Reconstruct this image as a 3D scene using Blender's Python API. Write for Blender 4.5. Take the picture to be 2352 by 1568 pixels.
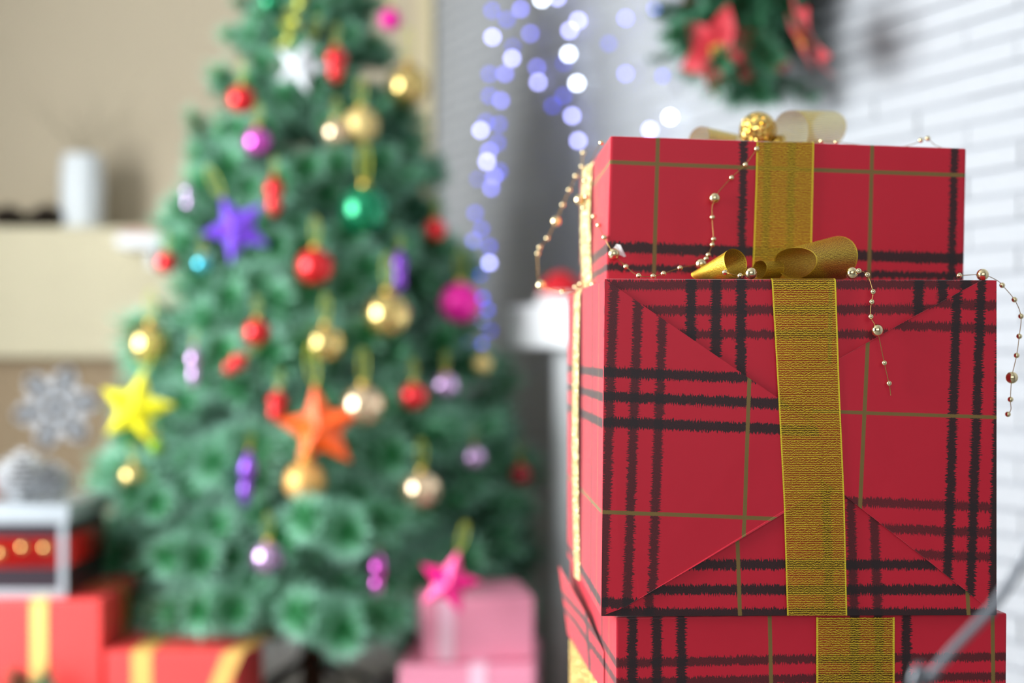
import bpy, bmesh, math, random
from mathutils import Vector, Matrix, Euler

# ------------------------------------------------------------------ scene, camera, light
for o in list(bpy.data.objects):
    bpy.data.objects.remove(o)
scene = bpy.context.scene
COL = scene.collection
random.seed(7)
PI = math.pi

F = 2352 * 50 / 36.0          # focal length in pixels of the 2352 px wide frame
CAMH = 0.80                   # eye height
HOR = 805.0                   # image row of the horizon
FOCUS = 1.085

cam_d = bpy.data.cameras.new('camera')
cam = bpy.data.objects.new('camera', cam_d); COL.objects.link(cam)
cam_d.sensor_width = 36; cam_d.lens = 50
cam_d.shift_y = (HOR - 784) / 2352.0
cam_d.clip_start = 0.05; cam_d.clip_end = 60
cam_d.dof.use_dof = True
cam_d.dof.focus_distance = FOCUS
cam_d.dof.aperture_fstop = 2.33
cam_d.dof.aperture_blades = 0
cam.location = (0, 0, CAMH)
cam.rotation_euler = (PI / 2, 0, 0)
scene.camera = cam

scene.view_settings.view_transform = 'Standard'
scene.view_settings.look = 'None'
scene.view_settings.gamma = 1
scene.view_settings.use_curve_mapping = False
scene.view_settings.exposure = 0.0
scene.cycles.use_denoising = True
scene.cycles.max_bounces = 5
scene.cycles.diffuse_bounces = 3
scene.cycles.glossy_bounces = 3
scene.cycles.transmission_bounces = 2
scene.cycles.transparent_max_bounces = 8
scene.cycles.use_adaptive_sampling = True
scene.cycles.adaptive_threshold = 0.06
scene.cycles.adaptive_min_samples = 16
scene.cycles.sample_clamp_indirect = 6.0

world = bpy.data.worlds.new('daylight'); scene.world = world
world.use_nodes = True
bg = world.node_tree.nodes['Background']
bg.inputs[0].default_value = (0.80, 0.90, 1.0, 1)
bg.inputs[1].default_value = 1.0

def area_light(name, loc, rot, sx, sy, power, col):
    d = bpy.data.lights.new(name, 'AREA')
    d.shape = 'RECTANGLE'; d.size = sx; d.size_y = sy; d.energy = power; d.color = col
    o = bpy.data.objects.new(name, d); COL.objects.link(o)
    o.location = loc; o.rotation_euler = rot
    return o
# daylight through the tall window of the left wall, plus an added fill light behind the camera
WIN = dict(y0=0.15, y1=2.35, z0=0.40, z1=2.20)
area_light('window_daylight_left', (-2.33, (WIN['y0'] + WIN['y1']) / 2, (WIN['z0'] + WIN['z1']) / 2),
             (0, -PI / 2, 0), WIN['z1'] - WIN['z0'], WIN['y1'] - WIN['y0'], 225, (0.95, 0.98, 1.0))
FILL_WIN = dict(x0=-1.5, x1=1.1, z0=0.7, z1=2.25)
area_light('fill_light_behind', ((FILL_WIN['x0'] + FILL_WIN['x1']) / 2, -1.53, (FILL_WIN['z0'] + FILL_WIN['z1']) / 2),
             (PI / 2, 0, 0), FILL_WIN['x1'] - FILL_WIN['x0'], FILL_WIN['z1'] - FILL_WIN['z0'], 13, (0.95, 0.98, 1.0))

# ------------------------------------------------------------------ helpers
def lin(c):
    out = []
    for v in c[:3]:
        v = v / 255.0
        out.append(v / 12.92 if v <= 0.04045 else ((v + 0.055) / 1.055) ** 2.4)
    return (out[0], out[1], out[2], 1.0)

def P(px, py, D):
    """point seen at photo pixel (px, py) at depth D in front of the camera"""
    return Vector(((px - 1176) / F * D, D, CAMH + (HOR - py) / F * D))

def tag(o, label=None, cat=None, group=None, kind=None):
    if label: o['label'] = label
    if cat: o['category'] = cat
    if group: o['group'] = group
    if kind: o['kind'] = kind
    return o

def empty(name, loc=(0, 0, 0), rot=(0, 0, 0), scale=(1, 1, 1)):
    o = bpy.data.objects.new(name, None); COL.objects.link(o)
    o.location = loc; o.rotation_euler = rot; o.scale = scale
    o.empty_display_size = 0.05
    return o

def obj(name, me, parent=None, loc=(0, 0, 0), rot=(0, 0, 0), scale=(1, 1, 1)):
    o = bpy.data.objects.new(name, me); COL.objects.link(o)
    o.location = loc; o.rotation_euler = rot; o.scale = scale
    if parent: o.parent = parent
    return o

def mesh(name, verts, faces, mats, uvs=None, smooth=False, fmat=None):
    me = bpy.data.meshes.new(name)
    me.from_pydata([tuple(v) for v in verts], [], faces)
    for m in (mats if isinstance(mats, (list, tuple)) else [mats]):
        me.materials.append(m)
    if uvs:
        l = me.uv_layers.new(name='UVMap')
        for lp in me.loops:
            l.data[lp.index].uv = uvs[lp.vertex_index]
    if fmat:
        for p, k in zip(me.polygons, fmat): p.material_index = k
    if smooth:
        for p in me.polygons: p.use_smooth = True
    me.update()
    return me

def bm_mesh(name, bm, mats, smooth=False):
    me = bpy.data.meshes.new(name)
    bm.normal_update(); bm.to_mesh(me); bm.free()
    for m in (mats if isinstance(mats, (list, tuple)) else [mats]):
        me.materials.append(m)
    if smooth:
        for p in me.polygons: p.use_smooth = True
    return me

def box_me(name, x0, x1, y0, y1, z0, z1, mat, bevel=0.0, seg=2):
    bm = bmesh.new()
    bmesh.ops.create_cube(bm, size=1)
    for v in bm.verts:
        v.co = Vector((x0 + (v.co.x + .5) * (x1 - x0), y0 + (v.co.y + .5) * (y1 - y0), z0 + (v.co.z + .5) * (z1 - z0)))
    if bevel > 0:
        bmesh.ops.bevel(bm, geom=bm.edges[:], offset=bevel, segments=seg, affect='EDGES', profile=0.6)
    return bm_mesh(name, bm, mat)

def hexa_me(name, c, mat, bevel=0.002):
    """box from 8 corners: front TL TR BR BL, back TL TR BR BL"""
    bm = bmesh.new()
    v = [bm.verts.new(p) for p in c]
    for f in ((0, 3, 2, 1), (4, 5, 6, 7), (0, 1, 5, 4), (3, 7, 6, 2), (0, 4, 7, 3), (1, 2, 6, 5)):
        bm.faces.new([v[i] for i in f])
    bmesh.ops.recalc_face_normals(bm, faces=bm.faces[:])
    if bevel > 0:
        bmesh.ops.bevel(bm, geom=bm.edges[:], offset=bevel, segments=2, affect='EDGES', profile=0.6)
    return bm_mesh(name, bm, mat)

def lathe_me(name, prof, mat, n=24, smooth=True):
    verts, faces = [], []
    for r, z in prof:
        for k in range(n):
            a = 2 * PI * k / n
            verts.append((r * math.cos(a), r * math.sin(a), z))
    for i in range(len(prof) - 1):
        for k in range(n):
            k2 = (k + 1) % n
            faces.append((i * n + k, i * n + k2, (i + 1) * n + k2, (i + 1) * n + k))
    if prof[0][0] > 1e-6: faces.append(tuple(range(n - 1, -1, -1)))
    if prof[-1][0] > 1e-6: faces.append(tuple((len(prof) - 1) * n + k for k in range(n)))
    return mesh(name, verts, faces, mat, smooth=smooth)

def sphere_me(name, r, mat, n=20, m=12):
    prof = [(max(1e-5, r * math.sin(PI * i / m)), -r * math.cos(PI * i / m)) for i in range(m + 1)]
    return lathe_me(name, prof, mat, n)

def spline(pts, sub=8):
    pts = [Vector(p) for p in pts]
    out = []
    n = len(pts)
    for i in range(n - 1):
        p0, p1, p2, p3 = pts[max(i - 1, 0)], pts[i], pts[i + 1], pts[min(i + 2, n - 1)]
        for k in range(sub):
            t = k / sub
            out.append(0.5 * ((2 * p1) + (p2 - p0) * t + (2 * p0 - 5 * p1 + 4 * p2 - p3) * t * t + (3 * p1 - p0 - 3 * p2 + p3) * t ** 3))
    out.append(pts[-1])
    return out

def tube_me(name, pts, r, mat, n=6, r1=None):
    pts = [Vector(p) for p in pts]
    verts, faces = [], []
    up = Vector((0.13, 0.21, 0.97))
    for i, p in enumerate(pts):
        d = (pts[min(i + 1, len(pts) - 1)] - pts[max(i - 1, 0)])
        d = d.normalized() if d.length > 1e-9 else Vector((0, 0, 1))
        a = d.cross(up)
        if a.length < 1e-3: a = d.cross(Vector((1, 0, 0)))
        a.normalize(); b = d.cross(a)
        rr = r if r1 is None else r + (r1 - r) * i / (len(pts) - 1)
        for k in range(n):
            t = 2 * PI * k / n
            verts.append(p + a * (rr * math.cos(t)) + b * (rr * math.sin(t)))
    for i in range(len(pts) - 1):
        for k in range(n):
            k2 = (k + 1) % n
            faces.append((i * n + k, i * n + k2, (i + 1) * n + k2, (i + 1) * n + k))
    faces.append(tuple(range(n))); faces.append(tuple((len(pts) - 1) * n + k for k in range(n - 1, -1, -1)))
    return mesh(name, verts, faces, mat, smooth=True)

def strip_me(name, path, widths, mat, across=6, bulge=None, closed=False):
    """ribbon: path of centre points, widths = vectors from centre to the right edge; UV u across 0..1, v along in metres"""
    verts, faces, uvs = [], [], []
    L = 0.0
    n = len(path)
    for i in range(n):
        if i: L += (Vector(path[i]) - Vector(path[i - 1])).length
        for k in range(across + 1):
            t = k / across * 2 - 1
            p = Vector(path[i]) + Vector(widths[i]) * t
            if bulge: p = p + Vector(bulge[i]) * (1 - t * t)
            verts.append(p); uvs.append((k / across, L))
    m = across + 1
    for i in range(n - 1):
        for k in range(across):
            faces.append((i * m + k, i * m + k + 1, (i + 1) * m + k + 1, (i + 1) * m + k))
    return mesh(name, verts, faces, mat, uvs=uvs, smooth=True)

# ------------------------------------------------------------------ materials
def new_mat(name):
    m = bpy.data.materials.new(name); m.use_nodes = True
    return m, m.node_tree.nodes, m.node_tree.links, m.node_tree.nodes['Principled BSDF']

def mat(name, rgb, rough=0.6, metal=0.0, var=0.0, scale=30.0, bump=0.0, spec=0.5, sheen=0.0, emit=None, estr=0.0, coat=0.0):
    m, N, L, b = new_mat(name)
    b.inputs['Base Color'].default_value = lin(rgb)
    b.inputs['Roughness'].default_value = rough
    b.inputs['Metallic'].default_value = metal
    b.inputs['Specular IOR Level'].default_value = spec
    b.inputs['Coat Weight'].default_value = coat
    b.inputs['Coat Roughness'].default_value = 0.08
    if sheen:
        b.inputs['Sheen Weight'].default_value = sheen
    if emit:
        b.inputs['Emission Color'].default_value = lin(emit); b.inputs['Emission Strength'].default_value = estr
    if var or bump:
        tc = N.new('ShaderNodeTexCoord'); nz = N.new('ShaderNodeTexNoise')
        nz.inputs['Scale'].default_value = scale; nz.inputs['Detail'].default_value = 4
        L.new(tc.outputs['Object'], nz.inputs['Vector'])
        if var:
            hv = N.new('ShaderNodeHueSaturation'); hv.inputs['Color'].default_value = lin(rgb)
            mr = N.new('ShaderNodeMapRange'); mr.inputs[3].default_value = 1 - var; mr.inputs[4].default_value = 1 + var
            L.new(nz.outputs['Fac'], mr.inputs[0]); L.new(mr.outputs[0], hv.inputs['Value'])
            L.new(hv.outputs[0], b.inputs['Base Color'])
        if bump:
            bp = N.new('ShaderNodeBump'); bp.inputs['Strength'].default_value = bump; bp.inputs['Distance'].default_value = 0.003
            L.new(nz.outputs['Fac'], bp.inputs['Height']); L.new(bp.outputs[0], b.inputs['Normal'])
    return m

def math_node(N, L, op, a, b=None, c=None, clamp=False):
    n = N.new('ShaderNodeMath'); n.operation = op; n.use_clamp = clamp
    for i, v in enumerate((a, b, c)):
        if v is None: continue
        if isinstance(v, (int, float)): n.inputs[i].default_value = v
        else: L.new(v, n.inputs[i])
    return n.outputs[0]

RED = (200, 20, 46)
def tartan(name, bu=(), bv=(), gu=(), gv=(), ref=(1800, 1000)):
    """red gift wrap. UV is the print in units of 1/100 of a stripe grid; bu / bv black stripes across u / v:
    (centre, slope, width, opacity); gu / gv the thin gold stripes"""
    m, N, L, b = new_mat(name)
    uv = N.new('ShaderNodeUVMap'); uv.uv_map = 'UVMap'
    sep = N.new('ShaderNodeSeparateXYZ'); L.new(uv.outputs[0], sep.inputs[0])
    U, V = sep.outputs[0], sep.outputs[1]
    def noise(su, sv, det=2.0):
        mp = N.new('ShaderNodeMapping'); mp.inputs['Scale'].default_value = (su, sv, 1)
        L.new(uv.outputs[0], mp.inputs[0])
        nz = N.new('ShaderNodeTexNoise'); nz.inputs['Scale'].default_value = 1; nz.inputs['Detail'].default_value = det
        nz.noise_dimensions = '2D'
        L.new(mp.outputs[0], nz.inputs['Vector'])
        return math_node(N, L, 'SUBTRACT', nz.outputs['Fac'], 0.5)
    fu = noise(0.06, 0.42); fv = noise(0.42, 0.06)        # hairy edges of the printed stripes
    speck = noise(0.5, 0.5, 3.0)
    def dist(x, y, c, s, yref):
        t = math_node(N, L, 'SUBTRACT', y, yref)
        t = math_node(N, L, 'MULTIPLY_ADD', t, -s, x)
        t = math_node(N, L, 'SUBTRACT', t, c)
        return math_node(N, L, 'ABSOLUTE', t)
    def mask(d, w, e):
        mr = N.new('ShaderNodeMapRange'); mr.interpolation_type = 'SMOOTHSTEP'
        L.new(d, mr.inputs[0])
        mr.inputs[1].default_value = w / 2 - e; mr.inputs[2].default_value = w / 2 + e
        mr.inputs[3].default_value = 1; mr.inputs[4].default_value = 0
        return mr.outputs[0]
    keep = None
    for lst, x, y, yref, fr in ((bu, U, V, ref[1], fu), (bv, V, U, ref[0], fv)):
        for (c, s, w, op) in lst:
            d = dist(x, y, c, s, yref)
            d = math_node(N, L, 'MULTIPLY_ADD', fr, 22.0, d)
            k = mask(d, w, 1.2)
            sp = math_node(N, L, 'MULTIPLY_ADD', speck, 0.9 * (1.05 - op) + 0.15, op, clamp=True)
            k = math_node(N, L, 'MULTIPLY', k, sp)
            k = math_node(N, L, 'SUBTRACT', 1.0, k)
            keep = k if keep is None else math_node(N, L, 'MULTIPLY', keep, k)
    gold = None
    for lst, x, y, yref in ((gu, U, V, ref[1]), (gv, V, U, ref[0])):
        for (c, s, w) in lst:
            d = dist(x, y, c, s, yref)
            d = math_node(N, L, 'MULTIPLY_ADD', speck, 3.0, d)
            k = mask(d, w, 1.0)
            gold = k if gold is None else math_node(N, L, 'MAXIMUM', gold, k)
    mix1 = N.new('ShaderNodeMix'); mix1.data_type = 'RGBA'
    mix1.inputs[6].default_value = lin((34, 22, 24)); mix1.inputs[7].default_value = lin(RED)
    if keep is not None: L.new(keep, mix1.inputs[0])
    else: mix1.inputs[0].default_value = 1
    last = mix1.outputs[2]
    if gold is not None:
        mix2 = N.new('ShaderNodeMix'); mix2.data_type = 'RGBA'
        mix2.inputs[7].default_value = lin((124, 100, 48))
        L.new(gold, mix2.inputs[0]); L.new(last, mix2.inputs[6]); last = mix2.outputs[2]
    L.new(last, b.inputs['Base Color'])
    b.inputs['Roughness'].default_value = 0.48
    b.inputs['Specular IOR Level'].default_value = 0.4
    b.inputs['Sheen Weight'].default_value = 0.45
    b.inputs['Sheen Roughness'].default_value = 0.35
    # paper creases: shallow relief only
    tc = N.new('ShaderNodeTexCoord'); nz = N.new('ShaderNodeTexNoise')
    nz.inputs['Scale'].default_value = 22; nz.inputs['Detail'].default_value = 3
    L.new(tc.outputs['Object'], nz.inputs['Vector'])
    bp = N.new('ShaderNodeBump'); bp.inputs['Strength'].default_value = 0.12; bp.inputs['Distance'].default_value = 0.004
    L.new(nz.outputs['Fac'], bp.inputs['Height']); L.new(bp.outputs[0], b.inputs['Normal'])
    return m

def ribbon_mat(name, sheer, cols, thread=1150.0, metal=0.75):
    """woven lurex ribbon: fine weft threads across, gaps between them let the light through"""
    m, N, L, b = new_mat(name)
    uv = N.new('ShaderNodeUVMap'); uv.uv_map = 'UVMap'
    sep = N.new('ShaderNodeSeparateXYZ'); L.new(uv.outputs[0], sep.inputs[0])
    U, V = sep.outputs[0], sep.outputs[1]
    mp = N.new('ShaderNodeMapping'); mp.inputs['Scale'].default_value = (30, 260, 1); L.new(uv.outputs[0], mp.inputs[0])
    nz = N.new('ShaderNodeTexNoise'); nz.inputs['Scale'].default_value = 1; nz.inputs['Detail'].default_value = 2; L.new(mp.outputs[0], nz.inputs['Vector'])
    wob = math_node(N, L, 'MULTIPLY_ADD', nz.outputs['Fac'], 0.0024, V)
    w = math_node(N, L, 'MULTIPLY', wob, 2 * PI * thread / 2)
    w = math_node(N, L, 'SINE', w)
    line = math_node(N, L, 'MULTIPLY_ADD', w, 0.5, 0.5)
    # glitter of the metal threads
    mp2 = N.new('ShaderNodeMapping'); mp2.inputs['Scale'].default_value = (60, 1500, 1); L.new(uv.outputs[0], mp2.inputs[0])
    n2 = N.new('ShaderNodeTexNoise'); n2.inputs['Scale'].default_value = 1; n2.inputs['Detail'].default_value = 3; L.new(mp2.outputs[0], n2.inputs['Vector'])
    cr = N.new('ShaderNodeValToRGB')
    cr.color_ramp.elements[0].position = 0.30; cr.color_ramp.elements[0].color = lin(cols[0])
    cr.color_ramp.elements[1].position = 0.72; cr.color_ramp.elements[1].color = lin(cols[2])
    e = cr.color_ramp.elements.new(0.50); e.color = lin(cols[1])
    mixn = math_node(N, L, 'MULTIPLY', line, 0.30)
    fac = math_node(N, L, 'MULTIPLY_ADD', n2.outputs['Fac'], 0.75, mixn)
    L.new(fac, cr.inputs[0])
    # selvedge cord
    ed = math_node(N, L, 'SUBTRACT', U, 0.5); ed = math_node(N, L, 'ABSOLUTE', ed)
    edge = math_node(N, L, 'GREATER_THAN', ed, 0.475)
    mx = N.new('ShaderNodeMix'); mx.data_type = 'RGBA'; L.new(edge, mx.inputs[0]); L.new(cr.outputs[0], mx.inputs[6])
    mx.inputs[7].default_value = lin(cols[3])
    L.new(mx.outputs[2], b.inputs['Base Color'])
    b.inputs['Metallic'].default_value = metal
    b.inputs['Roughness'].default_value = 0.42
    bp = N.new('ShaderNodeBump'); bp.inputs['Strength'].default_value = 0.5; bp.inputs['Distance'].default_value = 0.0006
    L.new(fac, bp.inputs['Height']); L.new(bp.outputs[0], b.inputs['Normal'])
    tr = N.new('ShaderNodeBsdfTransparent')
    ms = N.new('ShaderNodeMixShader')
    a = math_node(N, L, 'MULTIPLY_ADD', line, -sheer, sheer * 1.25, clamp=True)
    inv = math_node(N, L, 'SUBTRACT', 1.0, edge)
    a = math_node(N, L, 'MULTIPLY', a, inv)
    L.new(a, ms.inputs[0]); L.new(b.outputs[0], ms.inputs[1]); L.new(tr.outputs[0], ms.inputs[2])
    out = N['Material Output']; L.new(ms.outputs[0], out.inputs[0])
    return m

def glitter_mat(name, c0, c1, scale=900, rough=0.3, metal=0.9):
    m, N, L, b = new_mat(name)
    tc = N.new('ShaderNodeTexCoord'); vo = N.new('ShaderNodeTexVoronoi'); vo.inputs['Scale'].default_value = scale
    L.new(tc.outputs['Object'], vo.inputs['Vector'])
    mx = N.new('ShaderNodeMix'); mx.data_type = 'RGBA'
    sx = N.new('ShaderNodeSeparateColor'); L.new(vo.outputs['Color'], sx.inputs[0])
    L.new(sx.outputs[0], mx.inputs[0]); mx.inputs[6].default_value = lin(c0); mx.inputs[7].default_value = lin(c1)
    L.new(mx.outputs[2], b.inputs['Base Color'])
    b.inputs['Metallic'].default_value = metal; b.inputs['Roughness'].default_value = rough
    # every flake has its own tilt
    nm = N.new('ShaderNodeVectorMath'); nm.operation = 'SUBTRACT'; L.new(vo.outputs['Color'], nm.inputs[0]); nm.inputs[1].default_value = (.5, .5, .5)
    sc = N.new('ShaderNodeVectorMath'); sc.operation = 'SCALE'; sc.inputs['Scale'].default_value = 1.5; L.new(nm.outputs[0], sc.inputs[0])
    ge = N.new('ShaderNodeNewGeometry')
    ad = N.new('ShaderNodeVectorMath'); ad.operation = 'ADD'; L.new(ge.outputs['Normal'], ad.inputs[0]); L.new(sc.outputs[0], ad.inputs[1])
    no = N.new('ShaderNodeVectorMath'); no.operation = 'NORMALIZE'; L.new(ad.outputs[0], no.inputs[0])
    L.new(no.outputs[0], b.inputs['Normal'])
    return m

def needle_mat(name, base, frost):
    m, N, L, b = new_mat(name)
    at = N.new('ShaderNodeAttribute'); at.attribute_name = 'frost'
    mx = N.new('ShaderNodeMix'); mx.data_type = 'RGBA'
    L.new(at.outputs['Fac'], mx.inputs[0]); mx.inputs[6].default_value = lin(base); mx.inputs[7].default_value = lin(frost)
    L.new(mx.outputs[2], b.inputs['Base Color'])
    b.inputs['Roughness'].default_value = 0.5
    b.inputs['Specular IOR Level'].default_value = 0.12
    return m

M = {}
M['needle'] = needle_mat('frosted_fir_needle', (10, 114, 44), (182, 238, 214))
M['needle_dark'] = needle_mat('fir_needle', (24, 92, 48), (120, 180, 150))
M['bark'] = mat('bark', (84, 62, 44), 0.9, var=0.3, scale=60, bump=0.5)
M['brick'] = mat('white_painted_brick', (168, 171, 175), 0.62, var=0.06, scale=9, bump=0.4)
M['grout'] = mat('white_painted_joint', (154, 157, 163), 0.8, var=0.05, scale=20)
M['beige'] = mat('beige_wall_paint', (196, 182, 156), 0.8, var=0.03, scale=3)
M['white_wall'] = mat('grey_wall_paint', (124, 122, 119), 0.85, var=0.02, scale=4)
M['ceiling'] = mat('ceiling_paint', (180, 180, 178), 0.9, var=0.02, scale=4)
M['plank'] = mat('grey_floor_plank', (134, 134, 134), 0.45, var=0.25, scale=12, bump=0.15)
M['floor'] = mat('dark_floor_joint', (52, 48, 46), 0.8, var=0.2, scale=20)
M['cream'] = mat('cream_plaster', (214, 204, 172), 0.7, var=0.06, scale=5)
M['tan'] = mat('tan_panel', (164, 142, 112), 0.75, var=0.05, scale=5)
M['trim'] = mat('cream_trim', (214, 200, 160), 0.6, var=0.03, scale=10)
M['mantel'] = mat('white_lacquer', (238, 240, 242), 0.35, var=0.02, scale=10)
M['soot'] = mat('dark_firebox', (40, 38, 38), 0.9, var=0.2, scale=20)
M['gold_bead'] = mat('gold_bead', (236, 218, 172), 0.12, 1.0, var=0.1, scale=300)
M['gold_wire'] = mat('gold_wire', (176, 140, 84), 0.35, 1.0, var=0.1, scale=300)
M['cap'] = mat('gold_cap', (214, 176, 84), 0.3, 1.0, var=0.1, scale=100)
M['thread'] = mat('gold_thread', (190, 196, 70), 0.4, 0.5, var=0.1, scale=200)
M['frame'] = mat('white_window_frame', (232, 232, 230), 0.5, var=0.02, scale=10)

# ------------------------------------------------------------------ the room
CX, CY = -0.226, 4.20                       # corner of the back wall and the white brick wall
TH = math.radians(24)
WD = Vector((math.sin(TH), -math.cos(TH), 0))   # along the brick wall towards the viewer
WN = Vector((-math.cos(TH), -math.sin(TH), 0))  # out of the brick wall into the room
W0 = Vector((CX, CY, 0))
CEIL = 2.60
LX = -2.30
FY = -1.50

def wall_hit(px, py, off=0.0):
    """where the sight line of a photo pixel meets the brick wall, 'off' in front of it"""
    a = (px - 1176) / F
    o = W0 + WN * off
    # (a*D, D) = o + t*WD
    D = (o.x * WD.y - o.y * WD.x) / (a * WD.y - WD.x)
    return P(px, py, D)

# floor of grey planks
fl = obj('floor', box_me('floor', LX - .1, 2.6, FY - .1, CY + .1, -0.06, -0.006, M['floor']))
tag(fl, kind='structure')
plank = box_me('plank', -0.5, 0.5, -0.5, 0.5, -0.5, 0.5, M['plank'], bevel=0.0)
y = FY
row = 0
while y < CY:
    w = 0.118
    x = LX - random.random() * 1.0
    while x < 2.4:
        l = 1.5 + random.random() * 0.8
        xa, xb = max(x, LX), min(x + l - 0.004, 2.5)
        # stop at the brick wall
        xb = min(xb, CX + (CY - (y + w / 2)) * math.tan(TH) + 0.04)
        if xb - xa > 0.05 and y > 2.6:
            o = obj('plank', plank, fl, ((xa + xb) / 2, y + w / 2, -0.0055 + random.random() * .0012), (0, 0, 0), (xb - xa, w - 0.006, 0.011))
        elif xb - xa > 0.05:
            o = obj('plank', plank, fl, ((xa + xb) / 2, y + w / 2, -0.0055), (0, 0, 0), (xb - xa, w - 0.006, 0.011))
        x += l
    y += w
tag(obj('ceiling', box_me('ceiling', LX - .1, 2.8, FY - .1, CY + .2, CEIL, CEIL + .06, M['ceiling'])), kind='structure')
tag(obj('wall_back', box_me('wall_back', LX - .1, CX + .12, CY, CY + .08, -.05, CEIL + .02, M['beige'])), kind='structure')
tag(obj('baseboard_back', box_me('baseboard_back', LX, CX, CY - .018, CY, 0, 0.10, M['mantel'], 0.004)), kind='structure')
tag(obj('trim_1', box_me('trim_1', CX - .045, CX - .005, CY - .03, CY, 0, CEIL, M['trim'], 0.004)), kind='structure')

def wall_with_hole(name, axis, pos, a0, a1, h0, h1, m, thick=0.08):
    """wall of four boxes round a window hole joined in one mesh"""
    bm = bmesh.new()
    def add(u0, u1, z0, z1):
        r = bmesh.ops.create_cube(bm, size=1)
        for v in r['verts']:
            u = u0 + (v.co.x + .5) * (u1 - u0); z = z0 + (v.co.z + .5) * (z1 - z0); d = pos + (v.co.y + .5) * thick * (-1)
            v.co = (d, u, z) if axis == 'x' else (u, d, z)
    A0, A1 = (FY - .08, CY + .1) if axis == 'x' else (LX - .08, 2.7)
    add(A0, a0, -.05, CEIL); add(a1, A1, -.05, CEIL); add(a0, a1, -.05, h0); add(a0, a1, h1, CEIL)
    return tag(obj(name, bm_mesh(name, bm, m)), kind='structure')
wall_with_hole('wall_left', 'x', LX, WIN['y0'], WIN['y1'], WIN['z0'], WIN['z1'], M['white_wall'])
wall_with_hole('wall_front', 'y', FY, FILL_WIN['x0'], FILL_WIN['x1'], FILL_WIN['z0'], FILL_WIN['z1'], M['white_wall'])

def window(name, axis, pos, a0, a1, h0, h1, nv):
    w = empty(name, (pos, (a0 + a1) / 2, h0) if axis == 'x' else ((a0 + a1) / 2, pos, h0)); tag(w, kind='structure')
    base = Vector(w.location)
    def bar(nm, u0, u1, z0, z1):
        if axis == 'x': me = box_me(nm, -.025, .025, u0 - base.y, u1 - base.y, z0 - h0, z1 - h0, M['frame'], .004)
        else: me = box_me(nm, u0 - base.x, u1 - base.x, -.025, .025, z0 - h0, z1 - h0, M['frame'], .004)
        return obj(nm, me, w)
    bar('window_frame', a0, a0 + .05, h0, h1); bar('window_frame', a1 - .05, a1, h0, h1)
    bar('window_frame', a0 + .05, a1 - .05, h0, h0 + .05); bar('window_frame', a0 + .05, a1 - .05, h1 - .05, h1)
    for k in range(1, nv):
        u = a0 + (a1 - a0) * k / nv
        bar('mullion', u - .02, u + .02, h0 + .05, h1 - .05)
window('window_1', 'x', LX + .03, WIN['y0'], WIN['y1'], WIN['z0'], WIN['z1'], 3)
window('fill_window', 'y', FY + .03, FILL_WIN['x0'], FILL_WIN['x1'], FILL_WIN['z0'], FILL_WIN['z1'], 3)  # unseen window, added as an opening for the front fill light

# white brick wall on the right
wr = empty('wall_right', W0); tag(wr, kind='structure')
wr.rotation_euler = (0, 0, math.atan2(WD.y, WD.x))        # local +x runs along the wall, local -y into the room
WLEN = 6.4
obj('wall_body', box_me('wall_body', -0.05, WLEN, 0.0, 0.08, -.05, CEIL, M['grout']), wr)
brick = box_me('brick', -0.5, 0.5, -1, 0, -0.5, 0.5, M['brick'], bevel=0.0)
COURSE, BL = 0.038, 0.215
rb = random.Random(3)
bricks = []
for r in range(int(1.95 / COURSE)):
    z = (r + 0.5) * COURSE
    x = -BL * (0.5 if r % 2 else 0.0) - rb.random() * .01
    while x < 2.75:
        a, b = max(x, 0.002), min(x + BL - 0.0025, 2.75)
        if b - a > 0.03:
            bricks.append(((a + b) / 2, z, b - a, COURSE - 0.006, 0.004 + rb.random() ** 2 * 0.004))
        x += BL
def hidden_or_out(bk):
    p = W0 + WD * bk[0]; z = bk[1]
    px = 1176 + p.x / p.y * F; py = HOR - (z - CAMH) / p.y * F
    out = px > 2470 or py < -60 or py > 1640
    behind = 1420 < px < 2190 and 380 < py
    return out or behind
vis = sorted([b for b in bricks if not hidden_or_out(b)], key=lambda b: -b[0])
near = vis[:295]
ids = set(id(b) for b in near)
rest = [b for b in bricks if id(b) not in ids]
for (x, z, l, h, d) in near:
    obj('brick', brick, wr, (x, 0, z), (rb.uniform(-.006, .006), 0, 0), (l, d, h))
bm = bmesh.new()
for (x, z, l, h, d) in rest:
    r_ = bmesh.ops.create_cube(bm, size=1)
    for v in r_['verts']: v.co = (x + v.co.x * l, -d * (v.co.y < 0), z + v.co.z * h)
tag(obj('brickwork', bm_mesh('brickwork', bm, M['brick']), wr), kind='stuff')

# ------------------------------------------------------------------ white fireplace on the brick wall
T0, T1 = 1.12, 2.08
fp = empty('fireplace_mantel', W0 + WD * T0, (0, 0, math.atan2(WD.y, WD.x)))
tag(fp, 'white lacquered fireplace mantel against the white brick wall', 'fireplace')
Wf = T1 - T0
fpd = 0.20
tp = HOR
z_top = CAMH + (HOR - 702) / F * 3.05
z_bot = CAMH + (HOR - 800) / F * 3.05
obj('shelf', box_me('shelf', -0.0, Wf, -0.27, -0.018, z_bot, z_top, M['mantel'], 0.012, 3), fp)
obj('pilaster', box_me('pilaster', 0.095, 0.25, -fpd, -0.018, 0.0, z_bot - .0005, M['mantel'], 0.006), fp)
obj('pilaster', box_me('pilaster', Wf - 0.28, Wf - 0.08, -fpd, -0.018, 0.0, z_bot - .0005, M['mantel'], 0.006), fp)
obj('lintel', box_me('lintel', 0.25, Wf - 0.28, -fpd + .02, -0.018, z_bot - 0.2, z_bot - .0005, M['mantel'], 0.006), fp)
obj('firebox', box_me('firebox', 0.25, Wf - 0.28, -0.04, -0.018, 0.0, z_bot - 0.2, M['soot']), fp)

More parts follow.
